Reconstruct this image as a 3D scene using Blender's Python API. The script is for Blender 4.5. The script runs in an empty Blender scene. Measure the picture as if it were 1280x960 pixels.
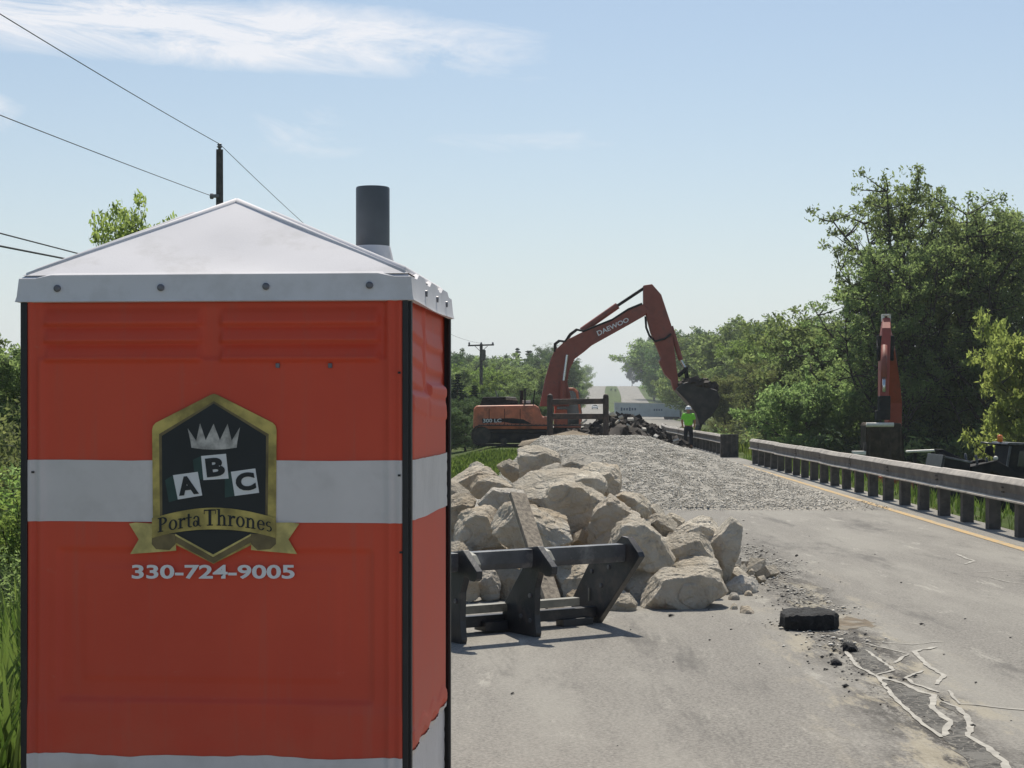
import bpy, bmesh, math, random
import numpy as np
from mathutils import Vector, Matrix
from mathutils import noise as mnoise
random.seed(7); R = math.radians
SC = bpy.context.scene; COL = SC.collection
# ------------------------------------------------------------------ camera
F = 2070.0; CX = 640.0; HY = 512.0; EYE = 1.65       # focal length and horizon of the 1280 px wide photograph
cd = bpy.data.cameras.new('camera'); cam = bpy.data.objects.new('camera', cd); COL.objects.link(cam)
cam.location = (0, 0, EYE); cam.rotation_euler = (R(90), 0, 0)
cd.sensor_width = 36; cd.lens = 36*F/1280; cd.shift_y = (HY-480)/1280; cd.clip_start = .1; cd.clip_end = 6000
SC.camera = cam
# ------------------------------------------------------------------ world, sun, exposure
SUN_EL, SUN_AZ = 57, 5                              # degrees; azimuth from straight ahead, negative = left
SKY = .075
w = bpy.data.worlds.new('World'); SC.world = w; w.use_nodes = True
def build_world():
    nt = w.node_tree; N = nt.nodes; L = nt.links
    for n in list(N): N.remove(n)
    out = N.new('ShaderNodeOutputWorld'); bg = N.new('ShaderNodeBackground'); bg.inputs[1].default_value = SKY
    L.new(bg.outputs[0], out.inputs[0])
    sky = N.new('ShaderNodeTexSky'); sky.sky_type = 'NISHITA'; sky.sun_disc = False
    sky.sun_elevation = R(SUN_EL); sky.sun_rotation = R(SUN_AZ); sky.air_density = 1.0; sky.dust_density = 1.2; sky.ozone_density = 1.5
    tc = N.new('ShaderNodeTexCoord'); sp = N.new('ShaderNodeSeparateXYZ'); L.new(tc.outputs['Generated'], sp.inputs[0])
    def m(op, a, b=None, c=None, clamp=False):
        n = N.new('ShaderNodeMath'); n.operation = op; n.use_clamp = clamp
        for i, v in enumerate((a, b, c)):
            if v is None: continue
            if isinstance(v, (int, float)): n.inputs[i].default_value = v
            else: L.new(v, n.inputs[i])
        return n.outputs[0]
    az = m('MULTIPLY', m('ARCTAN2', sp.outputs[0], sp.outputs[1]), 57.3)
    el = m('MULTIPLY', m('ARCSINE', sp.outputs[2]), 57.3)
    cb = N.new('ShaderNodeCombineXYZ'); L.new(m('MULTIPLY', az, .2), cb.inputs[0]); L.new(m('MULTIPLY', m('ADD', el, m('MULTIPLY', az, .10)), .75), cb.inputs[1])
    def noise(scale, det, rough, dist=0):
        n = N.new('ShaderNodeTexNoise'); n.inputs['Scale'].default_value = scale; n.inputs['Detail'].default_value = det
        n.inputs['Roughness'].default_value = rough; n.inputs['Distortion'].default_value = dist
        L.new(cb.outputs[0], n.inputs['Vector']); return n.outputs[0]
    n1 = noise(1.0, 11, .70, .7); n2 = noise(.35, 4, .5, .2)
    def band(az0, az1, el0, slope, half):             # one streak of cirrus
        mid = (az0+az1)/2
        a = m('SUBTRACT', 1, m('POWER', m('DIVIDE', m('ABSOLUTE', m('SUBTRACT', az, mid)), (az1-az0)/2), 2.0))
        e = m('DIVIDE', m('ABSOLUTE', m('SUBTRACT', el, m('ADD', m('MULTIPLY', m('SUBTRACT', az, mid), slope), el0))), half)
        return m('MULTIPLY', m('MAXIMUM', a, 0), m('SUBTRACT', 1, m('MULTIPLY', e, e)), clamp=True)
    b = m('ADD', m('ADD', band(-25, 2.2, 12.7, -.035, 1.35), m('MULTIPLY', band(-9.5, -4.5, 9.6, -.05, 1.2), .35)),
          m('ADD', m('MULTIPLY', band(-21, -16.2, 9.9, -.1, .9), .7), m('MULTIPLY', band(-4, 5.5, 9.2, .05, .5), .25)))
    f = m('ADD', m('MULTIPLY', m('SUBTRACT', n1, .22), m('MULTIPLY', b, 3.0)), m('MULTIPLY', m('SUBTRACT', m('MULTIPLY', n1, m('ADD', n2, .5)), .55), .5))
    f = m('MULTIPLY', m('MINIMUM', m('MAXIMUM', m('MULTIPLY', m('SUBTRACT', f, .10), 1.45), 0), 1), .86)
    f = m('MULTIPLY', f, m('MULTIPLY', m('SUBTRACT', el, 1.5), .25, clamp=True))
    # milky spring air: the sky pales towards the ground all the way round
    hz = m('POWER', 2.718, m('MULTIPLY', m('MAXIMUM', el, 0), -.17))
    mx0 = N.new('ShaderNodeMix'); mx0.data_type = 'RGBA'; L.new(m('MULTIPLY', hz, .97), mx0.inputs[0])
    gain = N.new('ShaderNodeMix'); gain.data_type = 'RGBA'; gain.blend_type = 'MULTIPLY'; gain.inputs[0].default_value = 1; gain.inputs[7].default_value = (1.28, 1.37, 1.38, 1)
    L.new(sky.outputs[0], gain.inputs[6]); L.new(gain.outputs[2], mx0.inputs[6]); mx0.inputs[7].default_value = (11.0, 11.6, 12.1, 1)
    mx = N.new('ShaderNodeMix'); mx.data_type = 'RGBA'; L.new(f, mx.inputs[0]); L.new(mx0.outputs[2], mx.inputs[6])
    mx.inputs[7].default_value = (12.4, 12.4, 12.8, 1)
    L.new(mx.outputs[2], bg.inputs[0])
build_world()
sl = bpy.data.lights.new('sun', 'SUN'); sl.energy = 5.0; sl.angle = R(.53); sl.color = (1, .94, .83)
so = bpy.data.objects.new('sun', sl); COL.objects.link(so)
sd = Vector((math.sin(R(SUN_AZ))*math.cos(R(SUN_EL)), math.cos(R(SUN_AZ))*math.cos(R(SUN_EL)), math.sin(R(SUN_EL))))
so.rotation_euler = sd.to_track_quat('Z', 'Y').to_euler(); so.location = (0, 0, 30)
SC.view_settings.view_transform = 'Standard'; SC.view_settings.look = 'None'; SC.view_settings.exposure = 0; SC.view_settings.gamma = 1
SC.cycles.max_bounces = 10; SC.cycles.diffuse_bounces = 8; SC.cycles.transparent_max_bounces = 6; SC.cycles.use_denoising = True
# ------------------------------------------------------------------ helpers
def P(px, py, Y): return Vector(((px-CX)/F*Y, Y, EYE-(py-HY)/F*Y))
def ground(px, py): return P(px, py, F*EYE/(py-HY))
def on_plane(px, py, o, n):                           # where the sight line through a pixel meets a plane
    d = Vector(((px-CX)/F, 1, (HY-py)/F)); e = Vector((0, 0, EYE))
    return e + d*((o-e).dot(n)/d.dot(n))
def tag(o, label=None, cat=None, group=None, kind=None):
    if label: o['label'] = label
    if cat: o['category'] = cat
    if group: o['group'] = group
    if kind: o['kind'] = kind
    return o
def thing(name, loc, label, cat, group=None, rz=0):
    o = bpy.data.objects.new(name, None); COL.objects.link(o); o.location = loc; o.rotation_euler = (0, 0, rz); o.empty_display_size = .2
    return tag(o, label, cat, group)
def root_of(o):
    while o.parent: o = o.parent
    return o
def copy_tree(o, parent=None):
    c = o.copy(); COL.objects.link(c); c.parent = parent
    for ch in o.children: copy_tree(ch, c)
    return c
class MB:
    def __init__(s): s.v = []; s.f = []
    def add(s, vs, fs):
        b = len(s.v); s.v += [tuple(v) for v in vs]; s.f += [tuple(b+i for i in f) for f in fs]; return s
    def box(s, c, size, rot=None):
        hx, hy, hz = size[0]/2, size[1]/2, size[2]/2; c = Vector(c)
        vs = [Vector((x, y, z)) for z in (-hz, hz) for y in (-hy, hy) for x in (-hx, hx)]
        if rot is not None: vs = [rot @ v for v in vs]
        return s.add([c+v for v in vs], [(0,2,3,1),(4,5,7,6),(0,1,5,4),(2,6,7,3),(0,4,6,2),(1,3,7,5)])
    def beam(s, a, b, wd, ht, up=(0,0,1)):            # a bar of rectangular section from a to b
        a = Vector(a); b = Vector(b); d = (b-a); z = Vector(up)
        x = d.cross(z).normalized(); z = x.cross(d).normalized()
        M = Matrix((x, d.normalized(), z)).transposed()
        return s.box((a+b)/2, (wd, d.length, ht), M)
    def prism(s, pts, off):                           # polygon (3-D points) pushed along off
        off = Vector(off); n = len(pts); pts = [Vector(p) for p in pts]
        nrm = Vector((0,0,0))
        for i in range(n): nrm += (pts[i]-pts[0]).cross(pts[(i+1) % n]-pts[0])
        if nrm.dot(off) > 0: pts = pts[::-1]
        fs = [tuple(range(n)), tuple(range(2*n-1, n-1, -1))]
        fs += [(i, n+i, n+(i+1) % n, (i+1) % n) for i in range(n)]
        return s.add(pts+[p+off for p in pts], fs)
    def tube(s, pts, rad, n=8, caps=True):
        pts = [Vector(p) for p in pts]
        if not hasattr(rad, '__len__'): rad = [rad]*len(pts)
        vs = []; fs = []; up = Vector((.31, .17, .93))
        for i, p in enumerate(pts):
            t = (pts[min(i+1, len(pts)-1)]-pts[max(i-1, 0)]).normalized()
            if abs(t.dot(up)) > .98: up = Vector((.9, .3, .1))
            a = t.cross(up).normalized(); b = t.cross(a)
            for k in range(n):
                q = 2*math.pi*k/n; vs.append(p+(a*math.cos(q)+b*math.sin(q))*rad[i])
        for i in range(len(pts)-1):
            for k in range(n):
                k2 = (k+1) % n; fs.append((i*n+k, (i+1)*n+k, (i+1)*n+k2, i*n+k2))
        if caps: fs += [tuple(range(n)), tuple(range((len(pts)-1)*n+n-1, (len(pts)-1)*n-1, -1))]
        return s.add(vs, fs)
    def lathe(s, c, prof, n=20):                      # profile of (radius, height) turned about a vertical axis
        return s.tube([Vector(c)+Vector((0,0,h+i*1e-6)) for i, (r, h) in enumerate(prof)], [r for r, h in prof], n)
    def ball(s, c, r, sub=2):
        bm = bmesh.new(); bmesh.ops.create_icosphere(bm, subdivisions=sub, radius=1)
        rr = r if hasattr(r, '__len__') else (r, r, r)
        s.add([Vector(c)+Vector((v.co.x*rr[0], v.co.y*rr[1], v.co.z*rr[2])) for v in bm.verts], [[v.index for v in f.verts] for f in bm.faces]); bm.free(); return s
    def grid(s, fn, nu, nv, flip=False):
        vs = [fn(i/nu, j/nv) for j in range(nv+1) for i in range(nu+1)]; k = nu+1
        fs = [(j*k+i, j*k+i+1, (j+1)*k+i+1, (j+1)*k+i) for j in range(nv) for i in range(nu)]
        if flip: fs = [f[::-1] for f in fs]
        return s.add(vs, fs)
    def build(s, name, m, parent=None, smooth=False, bevel=0, local=False, auto=None):
        me = bpy.data.meshes.new(name); off = Vector((0,0,0))
        if parent is not None and not local: off = Vector(root_of(parent).location)
        me.from_pydata([tuple(Vector(v)-off) for v in s.v], [], s.f)
        bm = bmesh.new(); bm.from_mesh(me); bmesh.ops.recalc_face_normals(bm, faces=bm.faces) if not smooth == 'keep' else None
        bm.to_mesh(me); bm.free()
        if smooth: me.polygons.foreach_set('use_smooth', [True]*len(me.polygons))
        if m is not None: me.materials.append(m)
        o = bpy.data.objects.new(name, me); COL.objects.link(o)
        if parent is not None: o.parent = parent
        if auto: me.set_sharp_from_angle(angle=R(auto))
        if bevel:
            b = o.modifiers.new('bevel', 'BEVEL'); b.width = bevel; b.segments = 2; b.limit_method = 'ANGLE'; b.angle_limit = R(40)
        return o
def np_mesh(name, V, Fq, m, parent=None, smooth=False):  # big meshes from arrays, all faces the same size
    me = bpy.data.meshes.new(name); V = np.asarray(V, np.float32); Fq = np.asarray(Fq, np.int32); k = Fq.shape[1]
    me.vertices.add(len(V)); me.vertices.foreach_set('co', V.ravel())
    me.loops.add(Fq.size); me.loops.foreach_set('vertex_index', Fq.ravel())
    me.polygons.add(len(Fq)); me.polygons.foreach_set('loop_start', np.arange(0, Fq.size, k, dtype=np.int32))
    if smooth: me.polygons.foreach_set('use_smooth', np.ones(len(Fq), bool))
    me.update(calc_edges=True); me.validate()
    if m is not None: me.materials.append(m)
    o = bpy.data.objects.new(name, me); COL.objects.link(o)
    if parent is not None: o.parent = parent
    return o
# ------------------------------------------------------------------ materials
class NT:
    def __init__(s, name):
        s.mt = bpy.data.materials.new(name); s.mt.use_nodes = True; s.nt = s.mt.node_tree; s.N = s.nt.nodes; s.L = s.nt.links
        s.b = s.N['Principled BSDF']; s.out = s.N['Material Output']
        s.geo = s.N.new('ShaderNodeNewGeometry'); s.pos = s.geo.outputs['Position']
    def noise(s, scale, det=4, rough=.55, vec=None, dist=0):
        n = s.N.new('ShaderNodeTexNoise'); n.inputs['Scale'].default_value = scale; n.inputs['Detail'].default_value = det
        n.inputs['Roughness'].default_value = rough; n.inputs['Distortion'].default_value = dist
        s.L.new(vec if vec is not None else s.pos, n.inputs['Vector']); return n.outputs[0]
    def voro(s, scale, vec=None, feat='F1'):
        n = s.N.new('ShaderNodeTexVoronoi'); n.feature = feat; n.inputs['Scale'].default_value = scale
        s.L.new(vec if vec is not None else s.pos, n.inputs['Vector']); return n
    def stretch(s, sc):
        n = s.N.new('ShaderNodeMapping'); n.inputs['Scale'].default_value = sc; s.L.new(s.pos, n.inputs['Vector']); return n.outputs[0]
    def m(s, op, a, b=None, clamp=False):
        n = s.N.new('ShaderNodeMath'); n.operation = op; n.use_clamp = clamp
        for i, v in enumerate((a, b)):
            if v is None: continue
            if isinstance(v, (int, float)): n.inputs[i].default_value = v
            else: s.L.new(v, n.inputs[i])
        return n.outputs[0]
    def ramp(s, fac, lo, hi):
        n = s.N.new('ShaderNodeMapRange'); n.interpolation_type = 'SMOOTHSTEP'; n.inputs[1].default_value = lo; n.inputs[2].default_value = hi
        s.L.new(fac, n.inputs[0]); return n.outputs[0]
    def mix(s, fac, a, b, mode='MIX'):
        n = s.N.new('ShaderNodeMix'); n.data_type = 'RGBA'; n.blend_type = mode
        for i, v in ((0, fac), (6, a), (7, b)):
            if isinstance(v, (int, float)): n.inputs[i].default_value = v
            elif isinstance(v, (tuple, list)): n.inputs[i].default_value = (*v[:3], 1)
            else: s.L.new(v, n.inputs[i])
        return n.outputs[2]
    def bump(s, h, st=.3, dist=.02):
        n = s.N.new('ShaderNodeBump'); n.inputs['Strength'].default_value = st; n.inputs['Distance'].default_value = dist
        s.L.new(h, n.inputs['Height']); s.L.new(n.outputs[0], s.b.inputs['Normal']); return n
    def set(s, col=None, rough=None, metal=None, spec=None):
        for k, v in (('Base Color', col), ('Roughness', rough), ('Metallic', metal), ('Specular IOR Level', spec)):
            if v is None: continue
            if isinstance(v, (int, float)): s.b.inputs[k].default_value = v
            elif isinstance(v, (tuple, list)): s.b.inputs[k].default_value = (*v[:3], 1)
            else: s.L.new(v, s.b.inputs[k])
        return s.mt
def mat(name, col, rough=.6, var=.15, scale=3, dirt=None, bump=0, bscale=40, metal=0, spec=.5, bdist=.01):
    t = NT(name); n = t.noise(scale, 5)
    c = t.mix(t.ramp(n, .3, .7), [x*(1-var) for x in col], [min(1, x*(1+var)) for x in col])
    if dirt:
        dc, amt, ds = dirt; c = t.mix(t.m('MULTIPLY', t.ramp(t.noise(ds, 6, .65), .48, .68), amt), c, dc)
    if bump: t.bump(t.noise(bscale, 4), bump, bdist)
    return t.set(c, rough, metal, spec)
M = {}
M['orange'] = mat('orange_plastic', (.64, .078, .038), .55, .06, 1.5, dirt=((.60,.13,.075), .3, 3), bump=.05, bscale=200, spec=.35)
def m_orange():
    t = NT('orange_moulded_plastic'); n = t.noise(1.5, 5); c = t.mix(t.ramp(n, .3, .7), (.60, .068, .034), (.68, .088, .043))
    st = t.noise(1.0, 6, .6, t.stretch((26, 26, 1.1))); c = t.mix(t.m('MULTIPLY', t.ramp(st, .52, .75), .28), c, (.50, .13, .085))
    sc = t.noise(9, 8, .75, t.stretch((1, 1, 2.5))); c = t.mix(t.m('MULTIPLY', t.ramp(sc, .62, .72), .30), c, (.62, .22, .15))
    sp = t.N.new('ShaderNodeSeparateXYZ'); t.L.new(t.pos, sp.inputs[0]); dust = t.m('MULTIPLY', t.ramp(sp.outputs[2], 1.05, .2), t.ramp(t.noise(4, 7, .7), .35, .7)); c = t.mix(t.m('MULTIPLY', dust, .35), c, (.42, .20, .12))
    t.bump(t.noise(140, 3), .08, .003); return t.set(c, t.m('ADD', .42, t.m('MULTIPLY', n, .25)), spec=.35)
M['orange'] = m_orange()
M['wrap'] = mat('white_reflective_wrap', (.66, .615, .60), .45, .05, 4, dirt=((.5,.46,.44), .3, 9), spec=.4)
M['roofp'] = mat('white_roof_plastic', (.70, .68, .69), .75, .04, 2, dirt=((.50,.48,.46), .35, 7), bump=.05, bscale=150, spec=.06)
M['black'] = mat('black_trim', (.012, .012, .014), .5, .2, 10)
M['pipe'] = mat('grey_pipe', (.085, .095, .105), .55, .12, 8)
M['screw'] = mat('dull_screw', (.16, .16, .18), .45, .1, 10, metal=.4)
M['gold'] = mat('gold_print', (.42, .33, .09), .5, .45, 14)
M['goldhi'] = mat('pale_gold_print', (.56, .46, .16), .5, .3, 18)
M['golddk'] = mat('dark_gold_print', (.16, .12, .05), .5, .3, 18)
M['print'] = mat('black_print', (.010, .013, .016), .5, .2, 10)
M['green'] = mat('dark_green_print', (.02, .055, .05), .5, .2, 10)
M['white'] = mat('white_print', (.72, .72, .72), .5, .04, 10)
M['silver'] = mat('silver_print', (.42, .40, .37), .5, .35, 40)
M['steel'] = mat('dark_steel', (.022, .024, .028), .42, .3, 6, dirt=((.12,.10,.085), .5, 5), bump=.15, bscale=60, spec=.5)
M['worn'] = mat('worn_steel', (.07, .073, .08), .4, .35, 5, dirt=((.26,.25,.245), .9, 4), bump=.1, bscale=50)
M['bare'] = mat('pale_dusty_steel', (.23, .22, .18), .55, .2, 8, dirt=((.10,.09,.07), .7, 6))
M['plank'] = None
M['exorange'] = mat('faded_orange_paint', (.60, .175, .085), .6, .18, 2, dirt=((.17,.075,.05), .7, 1.2), bump=.05)
M['exred'] = mat('faded_red_orange_paint', (.27, .07, .046), .6, .2, 1.5, dirt=((.12,.05,.04), .7, 1.5))
M['exred2'] = mat('red_orange_paint', (.36, .066, .042), .6, .2, 1.5, dirt=((.16,.05,.04), .6, 1.5))
M['machine'] = mat('black_machinery', (.020, .020, .021), .8, .3, 4, dirt=((.055,.045,.035), .6, 3), spec=.2)
M['track'] = mat('track_steel', (.035, .03, .027), .7, .3, 6, dirt=((.10,.08,.055), .7, 4))
M['bucket2'] = mat('brown_bucket_steel', (.065, .050, .038), .85, .3, 3, dirt=((.12,.09,.065), .6, 3), spec=.15)
M['bucket'] = mat('worn_bucket_steel', (.028, .024, .022), .6, .4, 3, dirt=((.06,.05,.04), .6, 3))
M['chrome'] = mat('chrome_rod', (.6, .6, .6), .25, .05, 3, metal=.8)
M['glass'] = mat('dark_glass', (.02, .028, .03), .08, .1, 3, spec=.8)
M['gravelm'] = None
M['rust'] = mat('rusty_brown_steel', (.05, .036, .030), .7, .3, 5, dirt=((.14,.09,.06), .6, 3), bump=.2)
M['hiviz'] = mat('lime_cloth', (.24, .72, .05), .8, .1, 12)
M['trouser'] = mat('dark_trousers', (.018, .02, .026), .9, .2, 12)
M['skin'] = mat('skin', (.36, .19, .12), .6, .08, 12)
M['hat'] = mat('white_hard_hat', (.8, .8, .78), .35, .03, 8)
M['boot'] = mat('tan_boots', (.18, .11, .06), .8, .2, 20)
M['trailer'] = mat('blue_grey_panel', (.42, .48, .50), .5, .06, .5, dirt=((.24,.26,.26), .4, .7))
M['bluep'] = mat('blue_print', (.05, .10, .17), .5, .1, 3)
M['carw'] = mat('white_car_paint', (.8, .8, .8), .25, .02, 3)
M['tyre'] = mat('tyre_rubber', (.02, .02, .02), .85, .2, 10)
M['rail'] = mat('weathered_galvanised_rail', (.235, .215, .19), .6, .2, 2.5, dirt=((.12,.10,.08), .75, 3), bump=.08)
M['railface'] = mat('grimy_shaded_rail_face', (.085, .073, .062), .7, .3, 2.0, dirt=((.16,.135,.11), .7, 4), bump=.15)  # patchy grime over a base darkened to paint in the face's shade
M['railtop'] = mat('sunlit_galvanised_edge', (.40, .355, .30), .6, .2, 3, dirt=((.20,.17,.14), .6, 5), bump=.1)  # sunlight on the rail's top edge and bottom lip painted as a paler colour
M['post'] = mat('weathered_dark_post', (.07, .063, .057), .85, .3, 6, dirt=((.13,.11,.09), .5, 8), bump=.3, bscale=30)
M['pole'] = mat('weathered_pole_wood', (.055, .05, .046), .85, .3, 7, bump=.3, bscale=40)
M['wire'] = mat('wire', (.03, .03, .03), .6, .1, 3)
M['insul'] = mat('porcelain', (.12, .12, .13), .3, .1, 5)
M['beacon'] = mat('amber_beacon', (.85, .22, .03), .3, .05, 5)
M['paleb'] = mat('pale_board', (.72, .68, .60), .6, .1, 6)
M['yellow'] = None
M['asphaltc'] = mat('fresh_broken_asphalt', (.014, .014, .015), .9, .35, 18, dirt=((.045,.043,.04), .5, 14), bump=.9, bscale=60, bdist=.02)
M['debris'] = mat('dark_rubble', (.034, .026, .021), .9, .5, 2, dirt=((.10,.075,.055), .65, 1.6), bump=.6, bscale=12)
def m_plank():
    t = NT('weathered_plank'); g = t.noise(6, 6, .6, t.stretch((6, 6, .7)))
    c = t.mix(t.ramp(g, .35, .65), (.17, .14, .105), (.33, .275, .205)); k = t.voro(5)
    c = t.mix(t.ramp(k.outputs['Distance'], .10, .05), c, (.05, .04, .03)); t.bump(g, .4); return t.set(c, .85)
def m_yellow():
    t = NT('worn_yellow_paint'); c = t.mix(t.ramp(t.noise(9, 6, .7), .42, .62), (.50, .31, .10), (.30, .26, .19)); return t.set(c, .8)
def m_rock():
    t = NT('limestone'); oi = t.N.new('ShaderNodeObjectInfo')
    n = t.noise(2.2, 8, .62, dist=.4); c = t.mix(t.ramp(n, .3, .7), (.50, .425, .32), (.68, .61, .495))
    c = t.mix(t.m('MULTIPLY', t.ramp(t.noise(1.1, 5, .6), .5, .68), .6), c, (.40, .29, .17))
    c = t.mix(t.m('MULTIPLY', t.ramp(t.noise(7, 6, .7), .55, .72), .55), c, (.20, .175, .145))
    c = t.mix(t.m('MULTIPLY', t.ramp(t.noise(3.1, 7, .7, dist=.8), .56, .70), .5), c, (.66, .62, .54))
    c = t.mix(t.ramp(t.m('FRACT', t.m('MULTIPLY', oi.outputs['Random'], 7.3)), .55, 1.1), c, t.mix(t.ramp(n, .3, .7), (.40, .365, .315), (.60, .56, .49)))
    wv = t.N.new('ShaderNodeVectorMath'); wv.operation = 'ADD'; wn = t.N.new('ShaderNodeTexNoise'); wn.inputs['Scale'].default_value = 4; t.L.new(t.pos, wn.inputs['Vector']); t.L.new(t.pos, wv.inputs[0]); t.L.new(wn.outputs[1], wv.inputs[1]); ck = t.voro(1.9, wv.outputs[0], feat='DISTANCE_TO_EDGE'); c = t.mix(t.m('MULTIPLY', t.ramp(ck.outputs['Distance'], .022, .0), t.m('MULTIPLY', t.ramp(t.noise(2.3, 4), .54, .66), .7)), c, (.24, .20, .155))
    v = t.m('ADD', t.m('MULTIPLY', oi.outputs['Random'], .34), .82); hsv = t.N.new('ShaderNodeHueSaturation'); t.L.new(c, hsv.inputs['Color']); t.L.new(v, hsv.inputs['Value'])
    hsv.inputs['Saturation'].default_value = .95
    h = t.m('ADD', t.m('MULTIPLY', t.noise(5, 10, .68, dist=.5), 1.0), t.m('MULTIPLY', t.noise(38, 5, .7), .22))
    t.bump(h, .95, .11); return t.set(hsv.outputs[0], .92, spec=.15)
def m_gravel():
    t = NT('crushed_limestone'); k = t.voro(30); c = t.mix(k.outputs['Color'], (.36, .33, .28), (.50, .465, .405)); 
    t.bump(t.m('SUBTRACT', 1, k.outputs['Distance']), .9, .05); return t.set(c, .9, spec=.2)
def m_pebble():
    t = NT('gravel_stone'); r = t.geo.outputs['Random Per Island']
    c = t.mix(r, (.36, .33, .28), (.60, .565, .50)); return t.set(c, .9, spec=.2)
def m_dirt():
    t = NT('tan_dirt'); c = t.mix(t.ramp(t.noise(3, 8, .65), .3, .7), (.22, .175, .125), (.36, .30, .225)); t.bump(t.noise(20, 6, .7), .7, .06); return t.set(c, .95, spec=.1)
def m_ground():
    t = NT('grassy_ground'); n = t.noise(.35, 8, .65); c = t.mix(t.ramp(n, .35, .65), (.055, .075, .018), (.085, .13, .03))
    c = t.mix(t.m('MULTIPLY', t.ramp(t.noise(1.2, 7, .7), .5, .68), .6), c, (.16, .125, .075)); t.bump(t.noise(14, 6, .7), .8, .08); return t.set(c, .95, spec=.1)
def m_road():
    t = NT('dusty_asphalt')
    sp = t.N.new('ShaderNodeSeparateXYZ'); t.L.new(t.pos, sp.inputs[0]); x, y = sp.outputs[0], sp.outputs[1]
    fine = t.noise(52, 4, .8); c = t.mix(t.ramp(fine, .25, .75), (.122, .113, .100), (.34, .317, .28))
    ag = t.voro(55); c = t.mix(t.m('MULTIPLY', t.ramp(ag.outputs['Distance'], .25, .05), .35), c, (.40, .385, .35))
    big = t.noise(.55, 8, .68, t.stretch((1.5, .28, 1))); c = t.mix(t.m('MULTIPLY', t.ramp(big, .42, .62), .55), c, (.335, .315, .275))
    sp2 = t.noise(1.5, 9, .78, t.stretch((2.0, .45, 1)), .4); c = t.mix(t.m('MULTIPLY', t.ramp(sp2, .56, .68), .55), c, (.46, .435, .375))
    dk = t.noise(.8, 9, .75, t.stretch((1.8, .35, 1)), .3); c = t.mix(t.m('MULTIPLY', t.ramp(dk, .53, .66), .55), c, (.085, .08, .074))
    # crumbled joint down the middle of the road
    wob = t.m('MULTIPLY', t.m('SUBTRACT', t.noise(1.3, 5, .6), .5), .7)
    d = t.m('ABSOLUTE', t.m('SUBTRACT', t.m('ADD', x, wob), t.m('ADD', t.m('MULTIPLY', y, .066), 1.60)))
    near = t.m('MULTIPLY', t.ramp(d, .42, .05), t.ramp(y, 24, 15))
    crumb = t.ramp(t.m('ADD', t.noise(3, 9, .8, t.stretch((2.4, .6, 1))), t.m('MULTIPLY', t.noise(34, 3, .7), .35)), .60, .72)
    c = t.mix(t.m('MULTIPLY', near, t.m('MULTIPLY', crumb, .85)), c, (.045, .04, .036))
    tan = t.ramp(t.noise(1.5, 9, .75, t.stretch((2.4, .55, 1))), .50, .60); c = t.mix(t.m('MULTIPLY', t.m('MULTIPLY', t.ramp(d, .75, .1), t.ramp(y, 20, 12)), t.m('MULTIPLY', tan, .65)), c, (.42, .37, .275))
    t.bump(t.m('ADD', fine, t.m('MULTIPLY', near, t.m('MULTIPLY', t.noise(9, 6, .7), 2.5))), .55, .012); return t.set(c, .92, spec=.22)
def m_leaf(name, a, b, trans=.62):
    t = NT(name); r = t.geo.outputs['Random Per Island']; oi = t.N.new('ShaderNodeObjectInfo')
    c = t.mix(r, a, b); c = t.mix(t.m('MULTIPLY', t.ramp(t.noise(.55, 3), .4, .65), .5), c, [x*.62 for x in a])
    hs = t.N.new('ShaderNodeHueSaturation'); t.L.new(c, hs.inputs['Color']); t.L.new(t.m('ADD', t.m('MULTIPLY', oi.outputs['Random'], .4), .8), hs.inputs['Value'])
    t.L.new(t.m('ADD', t.m('MULTIPLY', oi.outputs['Random'], .03), .485), hs.inputs['Hue'])
    t.set(hs.outputs[0], .7, spec=.12); tr = t.N.new('ShaderNodeBsdfTranslucent'); t.L.new(t.mix(1.0, hs.outputs[0], (2.05, 2.1, 1.6), 'MULTIPLY'), tr.inputs[0])
    mx = t.N.new('ShaderNodeMixShader'); mx.inputs[0].default_value = trans; t.L.new(t.b.outputs[0], mx.inputs[1]); t.L.new(tr.outputs[0], mx.inputs[2]); t.L.new(mx.outputs[0], t.out.inputs[0]); return t.mt
M['plank'] = m_plank(); M['yellow'] = m_yellow(); M['rock'] = m_rock(); M['gravelm'] = m_gravel(); M['pebble'] = m_pebble(); M['dirt'] = m_dirt(); M['ground'] = m_ground(); M['road'] = m_road()
M['crack'] = mat('pale_crack_filler', (.40, .375, .325), .9, .2, 14, dirt=((.25,.235,.21), .8, 7), bump=.2)
def m_allig():
    t = NT('alligator_asphalt'); v = t.voro(16, feat='DISTANCE_TO_EDGE'); n = t.noise(40, 4, .75)
    c = t.mix(t.ramp(n, .3, .7), (.045, .043, .04), (.17, .162, .148)); c = t.mix(t.ramp(v.outputs['Distance'], .06, .0), c, (.27, .25, .215)); c = t.mix(t.ramp(t.noise(3.5, 5, .7), .5, .62), c, (.20, .19, .17)); t.bump(n, .8, .02); return t.set(c, .95, spec=.15)
M['alligator'] = m_allig(); M['sand'] = mat('sandy_grit', (.42, .365, .28), .95, .25, 22, dirt=((.22,.205,.18), .95, 6), bump=.5, bscale=50); M['brownsoil'] = mat('brown_soil', (.15, .115, .075), .95, .3, 14, dirt=((.26,.24,.20), .9, 5), bump=.4)
M['bark'] = mat('bark', (.045, .038, .032), .95, .3, 9, bump=.4, bscale=25)
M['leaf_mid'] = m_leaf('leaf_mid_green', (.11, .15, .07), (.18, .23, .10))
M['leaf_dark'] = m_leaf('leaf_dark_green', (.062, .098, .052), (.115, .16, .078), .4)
M['leaf_light'] = m_leaf('leaf_spring_green', (.10, .15, .045), (.165, .225, .07))
M['leaf_yellow'] = m_leaf('leaf_yellow_green', (.15, .185, .06), (.25, .275, .095))
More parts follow.
